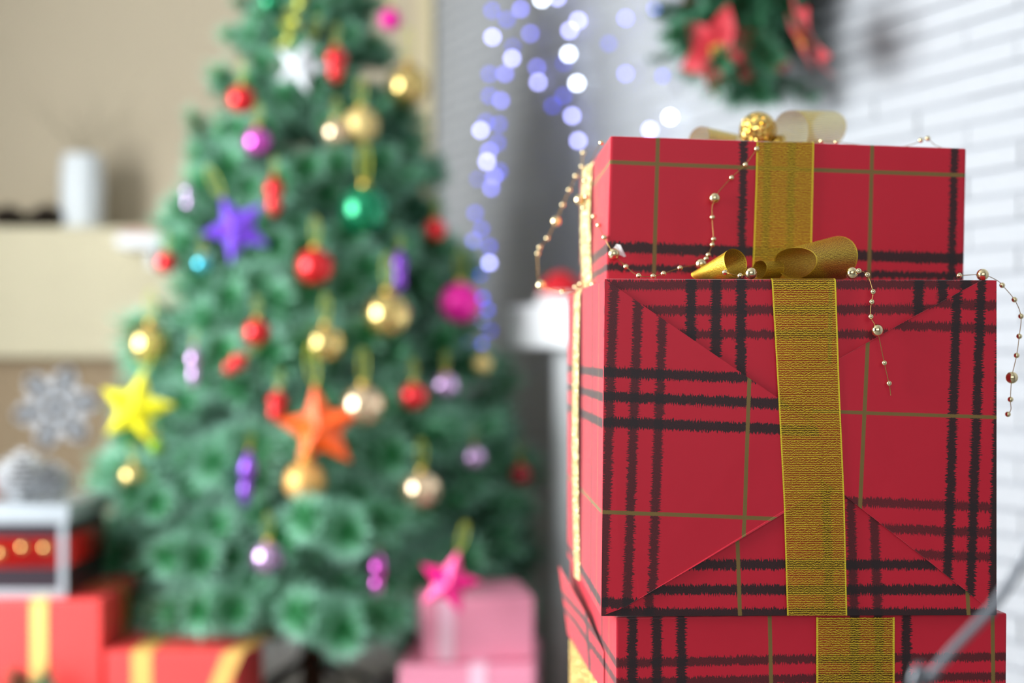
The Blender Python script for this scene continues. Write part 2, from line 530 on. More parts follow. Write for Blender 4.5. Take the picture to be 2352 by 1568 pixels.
# red rounded decoration on the mantel end
c = P(1288, 700, 2.98); c.z = z_top
rd = empty('red_decoration', c); tag(rd, 'red rounded Christmas decoration with pale cuff on white mantel end', 'decoration')
obj('cap_body', lathe_me('cap_body', [(0.045, 0.012), (0.046, 0.025), (0.040, 0.042), (0.028, 0.058), (0.012, 0.068), (0.001, 0.071)], mat('red_felt', (214, 20, 36), .8, var=.1, scale=60)), rd)
obj('cuff', lathe_me('cuff', [(0.044, 0.0), (0.051, 0.003), (0.053, 0.011), (0.049, 0.02), (0.044, 0.022)], mat('white_plush', (240, 236, 236), .95, var=.05, scale=90, bump=.6)), rd)

# ------------------------------------------------------------------ cream chimney piece on the back wall, far left
HD = 3.93
h_top = CAMH + (HOR - 520) / F * HD
h_bot = CAMH + (HOR - 822) / F * HD
xl, xr = LX + .002, P(430, 0, HD).x
cp = empty('cream_chimney_piece', ((xl + xr) / 2, HD, 0))
tag(cp, 'cream chimney breast with tan panel below behind the tree', 'fireplace')
hx = (xr - xl) / 2
obj('header', box_me('header', -hx, hx, 0, CY - HD - .019, h_bot, h_top, M['cream'], 0.01), cp)
obj('panel', box_me('panel', -hx + .0, hx - .03, 0.06, CY - HD - .019, 0.0, h_bot - .0005, M['tan'], 0.004), cp)

# vase with dry twigs
vx = P(190, 0, HD + .10).x
vb = empty('vase', (vx, HD + .10, h_top)); tag(vb, 'tall white ceramic vase on the cream chimney ledge', 'vase')
vh = 0.21
vr = 50 / F * (HD + .1)
prof = [(vr * .86, 0)]
for i in range(1, 21):
    t = i / 20
    prof.append((vr * (.9 + .1 * math.sin(PI * min(1, t * 1.05)) + .012 * math.cos(t * 60)), vh * t))
prof += [(vr * .82, vh), (vr * .80, vh - .03), (vr * .7, vh - .15)]
obj('body', lathe_me('body', prof, mat('white_ceramic', (226, 232, 234), .35, var=.03, scale=20)), vb)
M['twig'] = mat('dry_twig', (150, 140, 118), .9, var=.2, scale=50)
rt = random.Random(5)
for k in range(9):
    a = rt.uniform(0, 2 * PI); s = rt.uniform(.12, .24)
    pts = [Vector((0, 0, vh - .12)), Vector((math.cos(a) * .02, math.sin(a) * .015, vh + .02)),
           Vector((math.cos(a) * s * .6, math.sin(a) * s * .2, vh + .06 + rt.random() * .05)),
           Vector((math.cos(a) * s, math.sin(a) * s * .3, vh + .08 + rt.random() * .1))]
    obj('twig', tube_me('twig', spline(pts, 4), .0022, M['twig'], 5, .0009), vb)

# pine cones (brown on the ledge, frosted silver on the dark gift)
def pinecone_me(name, r, h, ms):
    verts, faces, fm = [], [], []
    rows = 9
    for i in range(rows):
        t = i / (rows - 1)
        rr = r * math.sin(PI * (0.16 + 0.80 * t)) ** .8
        zz = h * t
        n = max(5, int(11 * rr / r))
        for k in range(n):
            a = 2 * PI * (k + .5 * (i % 2)) / n
            ca, sa = math.cos(a), math.sin(a)
            w = rr * .36
            b0 = len(verts)
            verts += [(ca * rr * .3 - sa * w * .5, sa * rr * .3 + ca * w * .5, zz), (ca * rr * .3 + sa * w * .5, sa * rr * .3 - ca * w * .5, zz),
                      (ca * rr * .95 + sa * w, sa * rr * .95 - ca * w, zz + h * .06), (ca * rr * 1.08, sa * rr * 1.08, zz + h * .11), (ca * rr * .95 - sa * w, sa * rr * .95 + ca * w, zz + h * .06),
                      (ca * rr * .8, sa * rr * .8, zz - h * .02)]
            faces += [(b0, b0 + 1, b0 + 2, b0 + 3, b0 + 4), (b0 + 1, b0, b0 + 5), (b0 + 1, b0 + 5, b0 + 2), (b0 + 5, b0 + 3, b0 + 2), (b0 + 5, b0 + 4, b0 + 3), (b0, b0 + 4, b0 + 5)]
            fm += [0] * 6
    # core
    return mesh(name, verts, faces, ms, fmat=fm)
M['cone_brown'] = mat('brown_pine_cone', (58, 46, 36), .8, var=.3, scale=80)
M['cone_silver'] = mat('frosted_pine_cone', (224, 226, 228), .4, .2, var=.3, scale=60)
pc_b = pinecone_me('brown_scales', .040, .060, M['cone_brown'])
pc_core = lathe_me('cone_core', [(0.002, 0.0), (.016, .008), (.018, .03), (.006, .06)], M['cone_brown'], 10)
for (px, lab, rz) in ((18, 'dark brown pine cone at the far left of the cream ledge', .3), (108, 'dark brown pine cone beside the white vase', 1.2), (66, 'dark brown pine cone between two others on the cream ledge', 2.0)):
    z0 = HD + (.06 if px != 66 else .10)
    e = empty('pine_cone', (P(px, 0, z0).x, z0, h_top + .003), (0, 0, rz)); tag(e, lab, 'pine cone', 'brown pine cones on the cream ledge')
    s = 0.8 if px == 66 else 1.15
    e.scale = (s * 1.1, s * 1.1, s * .85)
    obj('scales', pc_b, e); obj('core', pc_core, e)

# snowflake on the tan panel
def snowflake_me(name, R, th, m):
    bm = bmesh.new()
    def bar(a, b, w):
        a = Vector(a); b = Vector(b); d = (b - a).normalized(); nn = Vector((-d.y, d.x, 0)) * w
        q = [a - nn, b - nn * .8, b + nn * .8, a + nn]
        v0 = [bm.verts.new((p.x, p.y, -th / 2)) for p in q]; v1 = [bm.verts.new((p.x, p.y, th / 2)) for p in q]
        bm.faces.new(v0[::-1]); bm.faces.new(v1)
        for i in range(4): bm.faces.new((v0[i], v0[(i + 1) % 4], v1[(i + 1) % 4], v1[i]))
    for k in range(6):
        a = PI / 3 * k + .2; d = Vector((math.cos(a), math.sin(a), 0))
        bar((0, 0, 0), d * R, R * .13)
        for t, l in ((.38, .34), (.62, .30), (.82, .18)):
            for s in (-1, 1):
                e = Vector((math.cos(a + s * .95), math.sin(a + s * .95), 0))
                bar(d * R * t, d * R * t + e * R * l, R * .10)
    bmesh.ops.create_circle(bm, cap_ends=True, radius=R * .32, segments=12)
    return bm_mesh(name, bm, m)
sn = obj('snowflake', snowflake_me('snowflake', 0.118, .008, mat('white_glitter_card', (232, 236, 242), .6, var=.05, scale=200)), None,
         P(126, 936, HD + .045), (PI / 2, 0, 0))
sn.location.y = HD + .054
tag(sn, 'white paper snowflake on the tan panel left of the tree', 'snowflake')

# small white ledge with a red book in front of the header
lz = CAMH + (HOR - 572) / F * 3.85
ls = empty('wall_ledge', (P(345, 0, 3.87).x, 3.87, lz)); tag(ls, 'small white ledge on the cream chimney breast left of the tree', 'shelf')
obj('ledge_board', box_me('ledge_board', -.075, .13, -.07, .0595, 0, .036, M['mantel'], .008, 3), ls)
obj('bracket', box_me('bracket', .0, .02, -.03, .0595, -.05, -.0005, M['mantel'], .003), ls)
bk = empty('book', (P(345, 0, 3.85).x - .01, 3.86, lz + .0365)); tag(bk, 'thin red book lying on the small white ledge', 'book')
obj('cover', box_me('cover', -.06, .07, -.045, .04, 0, .003, mat('red_book_cover', (190, 62, 44), .6, var=.1, scale=40), .001), bk)
obj('pages', box_me('pages', -.057, .068, -.043, .038, .0031, .010, mat('book_pages', (226, 216, 196), .9, var=.05, scale=90)), bk)
obj('cover', box_me('cover', -.06, .07, -.045, .04, .0101, .013, bpy.data.materials['red_book_cover'], .001), bk)

# ------------------------------------------------------------------ Christmas tree
TX, TY = P(718, 0, 3.10).x, 3.10
APEX, BASE = 2.13, 0.17
def cone_r(z): return max(0.02, 0.487 * (APEX - z) / (APEX - 0.20))

def branch_me(name, seed, L, nlen, count, mats, twigs=3):
    rnd = random.Random(seed)
    verts, faces, fm, frost = [], [], [], []
    def core(a, b, r):
        d = (b - a).normalized(); u = d.orthogonal().normalized(); w = d.cross(u)
        b0 = len(verts)
        for p, rr in ((a, r), (b, r * .5)):
            for k in range(4):
                t = PI / 2 * k
                verts.append(p + u * math.cos(t) * rr + w * math.sin(t) * rr); frost.append(0)
        for k in range(4):
            faces.append((b0 + k, b0 + (k + 1) % 4, b0 + 4 + (k + 1) % 4, b0 + 4 + k)); fm.append(1)
    def brush(a, b, n, nl):
        d = (b - a).normalized(); u = d.orthogonal().normalized(); w = d.cross(u)
        for i in range(n):
            t = rnd.random() ** .85
            p = a.lerp(b, t)
            an = rnd.uniform(0, 2 * PI); lean = rnd.uniform(.35, .8) if t < .9 else rnd.uniform(.7, 1.6)
            out = (u * math.cos(an) + w * math.sin(an))
            dirv = (out + d * lean).normalized()
            sdv = dirv.cross(d); sdv = sdv.normalized() if sdv.length > 1e-4 else u
            l = nl * rnd.uniform(.75, 1.1)
            m_ = p + dirv * l * .55; e = p + dirv * l
            hw = .0012
            b0 = len(verts)
            verts.extend([p - sdv * hw, p + sdv * hw, m_ + sdv * hw * 1.5, m_ - sdv * hw * 1.5, e])
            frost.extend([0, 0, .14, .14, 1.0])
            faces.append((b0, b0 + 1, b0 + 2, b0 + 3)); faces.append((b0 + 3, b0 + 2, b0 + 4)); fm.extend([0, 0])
    A = Vector((0, 0, 0)); B = Vector((L, 0, 0.02))
    core(A - Vector((L * .6, 0, 0.02)), B, .004)
    brush(A, B, count, nlen)
    for k in range(twigs):
        t = .15 + .5 * k / max(1, twigs - 1) if twigs > 1 else .4
        s = -1 if k % 2 else 1
        a = A.lerp(B, t); e = a + Vector((L * .42, s * L * .36, rnd.uniform(-.02, .05)))
        core(a, e, .0025); brush(a, e, int(count * .45), nlen * .9)
    me = mesh(name, verts, faces, mats, fmat=fm)
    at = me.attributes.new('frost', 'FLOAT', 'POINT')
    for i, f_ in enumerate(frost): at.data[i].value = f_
    return me
BR = [branch_me('branch', 10 + k, .20, .066, 520, [M['needle'], M['bark']], 3) for k in range(4)]

tree = empty('christmas_tree', (TX, TY, 0))
tag(tree, 'tall frosted green Christmas tree hung with baubles and stars', 'tree')
obj('trunk', tube_me('trunk', [(0, 0, .02), (0, 0, .8), (0.004, 0, 1.5), (0, 0, APEX - .05)], .026, M['bark'], 10, .008), tree)
M['stand'] = mat('dark_metal_stand', (50, 54, 52), .5, .6, var=.1, scale=40)
for k in range(4):
    a = PI / 4 + PI / 2 * k
    obj('stand_leg', tube_me('stand_leg', [(0.02 * math.cos(a), .02 * math.sin(a), .13), (.15 * math.cos(a), .15 * math.sin(a), .06), (.22 * math.cos(a), .22 * math.sin(a), .008)], .008, M['stand'], 8), tree)
rt = random.Random(21)
def add_branch(z, ang, rfrac, scl, tilt):
    R = cone_r(z) * rfrac
    L = .20 * scl
    r0 = max(0.0, R - L * .95)
    o = obj('branch', rt.choice(BR), tree, (math.cos(ang) * r0, math.sin(ang) * r0, z), (0, 0, 0), (scl, scl, scl))
    o.rotation_euler = Euler((rt.uniform(-.5, .5), -tilt, ang), 'XYZ')
nb = 0
z = BASE + .13
lev = 0
while z < APEX - .05 and nb < 298:
    R = cone_r(z)
    n = max(4, int(round(2 * PI * R / .155)))
    # seen side first: the half towards the viewer gets every branch, the far half a little fewer
    off = rt.random() * 6
    for k in range(n):
        ang = off + 2 * PI * k / n + rt.uniform(-.12, .12)
        if math.sin(ang) > .55 and k % 2: continue
        if nb < 230:
            s = min(1.15, max(.55, R / .30)) * rt.uniform(.85, 1.15)
            add_branch(z + rt.uniform(-.035, .035), ang, rt.uniform(.90, 1.08), s, rt.uniform(-.15, .35)); nb += 1
    z += .088 + .02 * (R / .5)
    lev += 1
# inner sprays that close the crown
z = BASE + .1
while z < APEX - .3 and nb < 288:
    R = cone_r(z)
    for k in range(5):
        if nb >= 288: break
        ang = rt.uniform(PI, 2 * PI) if k < 4 else rt.uniform(0, PI)
        add_branch(z + rt.uniform(-.05, .05), ang, rt.uniform(.60, .75), min(1.1, max(.6, R / .30)), rt.uniform(-.2, .4)); nb += 1
    z += .125
add_branch(APEX - .18, 0, .1, .8, 1.45)
# big low tufts that point at the viewer
for (px, py, D, s) in ((470, 1425, 2.56, .95), (785, 1470, 2.50, 1.05), (795, 1245, 2.50, 1.0), (400, 1300, 2.62, 1.0), (330, 1180, 2.72, .9)):
    tip = P(px, py, D) - Vector((TX, TY, 0)); d_ = (tip - Vector((0, 0, tip.z + .03))).normalized()
    o = obj('branch', rt.choice(BR), tree, tip - d_ * .19 * s, (0, 0, 0), (s, s, s)); o.rotation_euler = d_.to_track_quat('X', 'Z').to_euler()

# ------------------------------------------------------------------ ornaments
def bauble_mat(name, rgb, rough=.12, metal=.85):
    return mat(name, rgb, rough, metal, var=.06, scale=15, coat=.5)
OM = {
    'lime': mat('lime_glint', (120, 168, 40), .3, .3, var=.05, scale=15),
    'red': bauble_mat('red_bauble', (226, 26, 34), .16, .55), 'gold': bauble_mat('gold_bauble', (226, 196, 120), .17, .9),
    'cream': bauble_mat('champagne_bauble', (236, 206, 168), .18, .85), 'amber': mat('amber_bauble', (232, 176, 100), .45, .5, var=.05, scale=15),
    'magenta': mat('magenta_bauble', (236, 20, 160), .35, .2, var=.05, scale=15), 'lilac': bauble_mat('lilac_bauble', (206, 170, 216), .18, .8),
    'pink': bauble_mat('pink_bauble', (224, 90, 206), .14, .8), 'green': bauble_mat('emerald_bauble', (8, 140, 92), .12, .7),
    'cyan': bauble_mat('turquoise_bauble', (80, 196, 214), .12, .8), 'purple': bauble_mat('purple_bauble', (132, 66, 196), .14, .6),
    'violet': mat('violet_star', (112, 64, 206), .35, .1, var=.05, scale=15), 'yellow': mat('yellow_star', (240, 230, 30), .35, .1, var=.05, scale=15),
    'orange': mat('orange_star', (250, 96, 30), .35, .1, var=.05, scale=15), 'hotpink': mat('hot_pink_star', (240, 16, 130), .35, .1, var=.05, scale=15),
    'white': mat('white_star', (206, 210, 214), .35, .1, var=.03, scale=15), 'darkred': bauble_mat('dark_red_bauble', (150, 10, 24), .2, .5),
    'goldmatte': mat('matte_gold_bauble', (226, 200, 132), .5, .6, var=.05, scale=20),
}
ball_cache, drop_cache, star_cache = {}, {}, {}
cap_me = lathe_me('cap', [(.20, .95), (.22, .97), (.22, 1.13), (.18, 1.17), (.001, 1.18)], M['cap'], 12)
def loop_me():
    pts = [Vector((0, 0, 1.16))]
    for k in range(13):
        a = -PI / 2 + 2 * PI * k / 12
        pts.append(Vector((.32 * math.cos(a) * .6, 0, 1.16 + .75 + .75 * math.sin(a))))
    return tube_me('hanger', pts, .035, M['thread'], 5)
hang_me = loop_me()
def orn_depth(px, py):
    D = 2.8
    for _ in range(6):
        p = P(px, py, D)
        R = cone_r(p.z) * 1.04 + .055
        dx = p.x - TX
        D = TY - math.sqrt(max(R * R - dx * dx, .0025))
    return D
def ornament(kind, px, py, rpx, col, label, aspect=1.0, rot=0.0, D=None):
    if D is None: D = orn_depth(px, py)
    r = rpx / F * D
    cat, grp = {'ball': ('bauble', 'baubles on the Christmas tree'), 'drop': ('ornament', 'drop ornaments on the Christmas tree'), 'star': ('star', 'stars on the Christmas tree')}[kind]
    nm = {'ball': 'bauble', 'drop': 'drop_ornament', 'star': 'star_ornament'}[kind]
    e = empty(nm, P(px, py, D), (0, rot, 0), (r, r, r)); tag(e, label, cat, grp)
    if kind == 'ball':
        if col not in ball_cache: ball_cache[col] = sphere_me('ball', 1.0, OM[col], 28, 18)
        obj('ball', ball_cache[col], e); obj('cap', cap_me, e); obj('hanger', hang_me, e)
    elif kind == 'drop':
        if (col, aspect) not in drop_cache:
            pr = []
            for i in range(21):
                t = i / 20
                z = (t * 2 - 1) * aspect
                rr = math.sin(PI * t) ** .55 * (.62 + .38 * abs(math.sin(t * PI * 2.0 + .35))) * (1.02 - .25 * (1 - t))
                pr.append((max(rr, .001), z))
            drop_cache[(col, aspect)] = lathe_me('drop', pr, OM[col], 24)
        obj('drop', drop_cache[(col, aspect)], e)
        obj('cap', cap_me, e, (0, 0, aspect - 1.03)); obj('hanger', hang_me, e, (0, 0, aspect - 1.03))
    else:
        if col not in star_cache:
            vs = [(0, -.30, 0), (0, .30, 0)]
            for k in range(10):
                a = PI / 2 + PI * k / 5; q = 1.0 if k % 2 == 0 else .46
                vs.append((q * math.cos(a), 0, q * math.sin(a)))
            fs = []
            for k in range(10):
                fs.append((0, 2 + (k + 1) % 10, 2 + k)); fs.append((1, 2 + k, 2 + (k + 1) % 10))
            star_cache[col] = mesh('star_body', vs, fs, OM[col])
        obj('star_body', star_cache[col], e); obj('hanger', hang_me, e, (0, 0, -.22), (0, 0, 0), (.6, .6, .6)).location.z = .28
    return e
B = lambda *a, **k: ornament('ball', *a, **k)
Dp = lambda *a, **k: ornament('drop', *a, **k)
S = lambda *a, **k: ornament('star', *a, **k)
B(555, 228, 33, 'red', 'red bauble on the left edge of the upper tree')
S(690, 152, 66, 'white', 'white star ornament near the top of the tree', rot=.35)
Dp(772, 148, 30, 'red', 'stout red drop ornament beside the white star', 1.5)
B(937, 197, 50, 'gold', 'shiny gold bauble on the right edge of the upper tree')
B(830, 288, 41, 'goldmatte', 'matte gold bauble below and left of the shiny gold one at the upper right')
B(772, 304, 30, 'cream', 'small pale champagne bauble touching the matte gold bauble')
B(592, 326, 33, 'pink', 'bright pink bauble below the red bauble at the upper left')
B(897, 45, 25, 'magenta', 'small magenta bauble at the top right of the tree')
Dp(630, 450, 26, 'red', 'slim red drop ornament above the violet star', 1.9)
Dp(434, 452, 20, 'lilac', 'lilac drop ornament on the left tree edge beside the violet star', 2.0, D=2.90)
S(545, 525, 84, 'violet', 'violet star ornament left of the green bauble', rot=-.45)
B(838, 482, 57, 'green', 'large emerald green bauble right of the violet star')
B(1000, 527, 27, 'red', 'small red bauble at the right edge level with the green bauble')
B(383, 603, 26, 'red', 'small red bauble at the far left edge beside the turquoise one', D=2.88)
B(465, 606, 22, 'cyan', 'small turquoise bauble under the violet star')
B(724, 612, 43, 'red', 'large red bauble in the middle of the tree')
Dp(918, 622, 20, 'purple', 'slim purple drop ornament above the gold bauble on the right', 2.6)
B(1057, 695, 46, 'magenta', 'large magenta bauble on the right edge next to the blue lights')
B(890, 723, 52, 'gold', 'large gold bauble below the slim purple drop')
B(748, 790, 43, 'gold', 'gold bauble under the large red bauble')
B(590, 763, 31, 'red', 'red bauble left of the gold bauble at mid height')
Dp(540, 836, 26, 'red', 'small tilted red ornament above the lower purple drop', 1.3, rot=.9)
B(345, 792, 48, 'gold', 'shiny gold bauble above the yellow star')
Dp(446, 842, 20, 'lilac', 'long lilac drop ornament right of the yellow star', 2.6)
S(312, 938, 92, 'yellow', 'large yellow star on the left edge of the tree', rot=.22, D=2.74)
Dp(636, 932, 27, 'red', 'red drop ornament just left of the orange star', 1.45, rot=.1)
S(735, 985, 104, 'orange', 'large orange star in the lower middle of the tree', rot=-.12)
B(834, 932, 49, 'cream', 'champagne bauble overlapping the tip of the orange star')
B(950, 911, 32, 'red', 'red bauble right of the champagne bauble and orange star')
B(1023, 886, 30, 'lilac', 'lilac bauble right of the red bauble on the shaded side')
B(1108, 836, 22, 'goldmatte', 'small dull gold bauble below the blue lights')
B(1088, 1050, 27, 'lilac', 'lilac bauble alone on the lower right side of the tree')
B(1195, 1090, 27, 'darkred', 'dark red bauble at the lower right tip of the tree')
B(700, 1107, 47, 'amber', 'matte amber bauble below the orange star')
B(968, 1126, 44, 'cream', 'champagne bauble low on the right with nothing beside it')
Dp(568, 1100, 23, 'purple', 'long purple drop ornament left of the amber bauble', 3.0, rot=.08)
B(306, 1098, 35, 'gold', 'small gold bauble below the yellow star')
B(616, 1282, 39, 'lilac', 'pale lilac bauble hanging lowest on the tree')
Dp(868, 1322, 21, 'pink', 'pink drop ornament low on the tree above the pink gifts', 2.7, rot=.06)
S(1032, 1338, 78, 'hotpink', 'hot pink star just above the pink gift boxes', rot=.28, D=2.48)
B(622, 4, 24, 'green', 'small green bauble at the top of the picture')
B(360, 1026, 19, 'lime', 'small yellow green ball in place of a reflection below the yellow star')  # solid lime ball standing in for a reflection

# twisted gold ribbon hanging near the tree top
pts = spline([P(700, -60, 2.86), P(682, 0, 2.84), P(668, 50, 2.83), P(648, 110, 2.83)], 12)
ws = []
for i, p in enumerate(pts):
    a = i * .38
    ws.append(Vector((math.cos(a) * .020, math.sin(a) * .020, .004)))
gr = obj('hanging_ribbon', strip_me('hanging_ribbon', pts, ws, mat('green_gold_ribbon', (180, 186, 84), .35, .6, var=.1, scale=80), 3))
tag(gr, 'twisted green gold ribbon hanging near the tree top', 'ribbon')
gr.modifiers.new('thick', 'SOLIDIFY').thickness = .0006

# ------------------------------------------------------------------ blue white curtain lights on the brick wall
bulb_mats = []
for nm, c_, s_ in (('led_dim', (82, 88, 255), 4.0), ('led_mid', (128, 128, 255), 8.0), ('led_bright', (176, 178, 255), 15.0), ('led_white', (226, 236, 255), 22.0), ('led_faint', (70, 76, 255), 2.2)):
    bulb_mats.append(mat(nm, c_, .3, emit=c_, estr=s_)); bulb_mats[-1].cycles.emission_sampling = 'NONE'
bulb_me = [sphere_me('bulb', .0058, m_, 14, 8) for m_ in bulb_mats]
M['lightwire'] = mat('clear_light_wire', (190, 192, 200), .4, var=.05, scale=90)
strands = [
    ('blue curtain light strand nearest the tree', [(1130, 24, 0), (1131, 85, 2), (1124, 170, 0), (1124, 220, 0), (1116, 280, 0), (1104, 299, 2), (1123, 347, 1), (1118, 371, 2), (1097, 411, 4), (1128, 432, 1), (1091, 489, 0), (1086, 553, 1), (1103, 630, 0), (1108, 684, 0), (1104, 737, 2), (1074, 789, 4)]),
    ('blue curtain light strand second from the tree', [(1164, 45, 0), (1196, 21, 1), (1178, 107, 4), (1176, 134, 2), (1160, 169, 1), (1151, 231, 1), (1146, 285, 0), (1143, 328, 0), (1147, 393, 0), (1135, 405, 1), (1106, 526, 0), (1124, 566, 0), (1124, 604, 2), (1120, 712, 0), (1127, 759, 4), (1107, 790, 0)]),
    ('blue white curtain light strand in the middle of the wall lights', [(1244, -2, 3), (1280, -6, 2), (1218, 77, 1), (1233, 155, 1), (1236, 189, 2), (1294, 220, 0), (1269, 243, 0)]),
    ('white curtain light strand beside the stacked gifts', [(1328, 47, 2), (1308, 70, 2), (1306, 124, 3), (1295, 145, 4), (1325, 191, 3), (1314, 266, 2), (1328, 323, 2)]),
    ('faint curtain light strand left of the fir swag', [(1505, 19, 1), (1437, 42, 1), (1398, 100, 4), (1437, 169, 1), (1522, 174, 4), (1539, 269, 3), (1493, 298, 2)]),
]
for lab, bl in strands:
    hang = 'tree' in lab                       # the two strands by the tree hang free of the wall
    pts = [P(px, py, 3.22) if hang else wall_hit(px, py, .030) for px, py, _ in bl]
    top = pts[0].copy(); top.z = CEIL - .003
    e = empty('curtain_light', top); tag(e, lab, 'string lights', 'curtain lights on the white brick wall')
    wp = [top + (pts[0] - top) * .5 + WN * -.008] + [p + WN * -.009 for p in pts]
    obj('wire', tube_me('wire', [q - top for q in spline([top + WN * -.01] + wp, 4)], .0009, M['lightwire'], 5), e)
    for (px, py, k), p in zip(bl, pts):
        obj('bulb', bulb_me[k], e, p - top)

# ------------------------------------------------------------------ fir swag with poinsettias on the brick wall
SB = [branch_me('branch', 40 + k, .19, .034, 420, [M['needle_dark'], M['bark']], 3) for k in range(2)]
sc_ = wall_hit(1765, -45, .07)
swag = empty('fir_swag', sc_, (0, 0, math.atan2(WD.y, WD.x)))   # local x along the wall, -y into the room
tag(swag, 'green fir swag with red poinsettias on the white brick wall', 'wreath')
rs = random.Random(11)
for k in range(34):
    a = -PI / 2 + rs.uniform(-1, 1) * 1.5 if k < 26 else rs.uniform(0, PI)
    s = rs.uniform(.75, 1.15) * (1.15 if abs(a + PI / 2) < .6 else .85)
    o = obj('branch', SB[k % 2], swag, (rs.uniform(-.08, .08), rs.uniform(-.06, .02), rs.uniform(-.05, .05)), (0, 0, 0), (s, s, s))
    d = Vector((math.cos(a), rs.uniform(-.35, .0), math.sin(a))).normalized()
    o.rotation_euler = d.to_track_quat('X', 'Z').to_euler()
M['petal'] = mat('red_poinsettia', (180, 2, 30), .6, var=.12, scale=40, sheen=.3)
M['pollen'] = mat('yellow_pollen', (196, 150, 40), .7, var=.2, scale=200)
def petal_me(L, W):
    vs, fs = [], []
    n = 8
    for i in range(n + 1):
        t = i / n
        w = W * math.sin(PI * t ** .8) ** .9 * (1 - .25 * t) + .0005
        for k in range(-2, 3):
            vs.append((L * t, w * k / 2, L * (.28 * t - .35 * t * t) + abs(k) * w * .10))
    for i in range(n):
        for k in range(4):
            fs.append((i * 5 + k, i * 5 + k + 1, (i + 1) * 5 + k + 1, (i + 1) * 5 + k))
    return mesh('petal', vs, fs, M['petal'], smooth=True)
pet_a, pet_b = petal_me(.072, .024), petal_me(.048, .017)
berry_me = sphere_me('pollen_head', .0055, M['pollen'], 8, 6)
inv = swag.matrix_basis.inverted()
for (px, py, off, tx, tz, s) in ((1655, 118, .20, .65, -.25, 1.08), (1866, 78, .14, -.55, -.45, 1.15)):
    f_ = empty('poinsettia', (0, 0, 0)); f_.parent = swag
    p = wall_hit(px, py, off)
    f_.location = inv @ p
    d = Vector((tx, -.75, tz)).normalized()
    f_.rotation_euler = d.to_track_quat('Z', 'Y').to_euler(); f_.scale = (s, s, s)
    for k in range(6):
        obj('petal', pet_a, f_, (0, 0, 0), (0, 0, PI / 3 * k + .3))
    for k in range(5):
        obj('petal', pet_b, f_, (0, 0, .006), (0, -.35, 2 * PI / 5 * k + .9))
    for k in range(5):
        obj('pollen_head', berry_me, f_, (.009 * math.cos(k * 1.257), .009 * math.sin(k * 1.257), .014))
for (px, py) in ((1585, 8), (1700, -10), (1795, 145)):
    p = wall_hit(px, py, .12)
    o = obj('berry', sphere_me('berry', .016, OM['darkred'], 14, 10), swag, inv @ p)

# ------------------------------------------------------------------ gifts under the tree (bottom of the picture)
def plain_gift(name, label, c0, c1, m, ribm, group, ribs=('x',), rz=0.0, rw=.03):
    """c0, c1 min and max corner; a wrapped box with ribbon bands"""
    ctr = (Vector(c0) + Vector(c1)) / 2; ctr.z = c0[2]
    hx, hy, h = (c1[0] - c0[0]) / 2, (c1[1] - c0[1]) / 2, c1[2] - c0[2]
    e = empty(name, ctr, (0, 0, rz)); tag(e, label, 'gift box', group)
    obj('wrapping', box_me('wrapping', -hx, hx, -hy, hy, 0, h, m, .004), e)
    g = .0012
    for r_ in ribs:
        if r_[0] == 'x':      # band running over the top from left to right
            u = float(r_[1:] or 0)
            pth = [(-hx - g, u, .002), (-hx - g, u, h - .003), (-hx + .003, u, h + g), (hx - .003, u, h + g), (hx + g, u, h - .003), (hx + g, u, .002)]
            obj('ribbon', strip_me('ribbon', pth, [(0, rw / 2, 0)] * 6, ribm, 2), e)
        elif r_[0] == 'y':
            u = float(r_[1:] or 0)
            pth = [(u, -hy - g, .002), (u, -hy - g, h - .003), (u, -hy + .003, h + g), (u, hy - .003, h + g), (u, hy + g, h - .003), (u, hy + g, .002)]
            obj('ribbon', strip_me('ribbon', pth, [(rw / 2, 0, 0)] * 6, ribm, 2), e)
        elif r_[0] == 'h':    # level band round the box
            u = float(r_[1:])
            q = [(-hx - g, -hy - g), (hx + g, -hy - g), (hx + g, hy + g), (-hx - g, hy + g), (-hx - g, -hy - g)]
            obj('ribbon', strip_me('ribbon', [(a, b_, u) for a, b_ in q], [(0, 0, rw / 2)] * 5, ribm, 2), e)
        elif r_[0] == 'd':    # slanting band on the front
            u = float(r_[1:])
            pth = [(u - .07, -hy - g, .002), (u + .04, -hy - g, h - .003), (u + .045, -hy + .003, h + g), (u + .10, hy - .003, h + g)]
            obj('ribbon', strip_me('ribbon', pth, [(rw / 2, 0, 0)] * 4, ribm, 2), e)
    return e
M['gift_red'] = mat('glossy_red_wrap', (246, 78, 76), .35, var=.05, scale=10, coat=.3)
M['gift_pink'] = mat('satin_pink_wrap', (242, 152, 178), .35, .1, var=.05, scale=8, coat=.3)
M['gift_dark'] = mat('dark_aubergine_wrap', (44, 30, 40), .35, var=.1, scale=8, coat=.3)
M['silver'] = mat('silver_card', (186, 194, 200), .35, .5, var=.06, scale=20)
M['rib_gold'] = mat('satin_gold_ribbon', (250, 196, 110), .3, .5, var=.08, scale=30)
M['rib_red'] = mat('red_glitter_ribbon', (214, 30, 28), .3, .3, var=.2, scale=120)
M['rib_pale'] = mat('pale_pink_ribbon', (244, 196, 214), .3, .2, var=.05, scale=30)
gD = 2.52
za = CAMH - (1378 - HOR) / F * gD
x1 = P(232, 0, gD).x
plain_gift('gift_box', 'large red gift box under the dark gift at the left edge', (x1 - .42, gD, 0), (x1, gD + .30, za), M['gift_red'], M['rib_gold'], 'gifts under the tree', ('y.1', 'x'), rz=0)
zb = za + (1378 - 1166) / F * gD
dkx = P(152, 0, gD + .02).x
dk = plain_gift('gift_box', 'dark gift box with silver lid and red ribbon on the red gift', (dkx - .34, gD + .02, za + .0005), (dkx, gD + .26, zb - .03), M['gift_dark'], M['rib_red'], 'gifts under the tree', ('h%.4f' % ((zb - za) * .50),), rz=0, rw=.055)
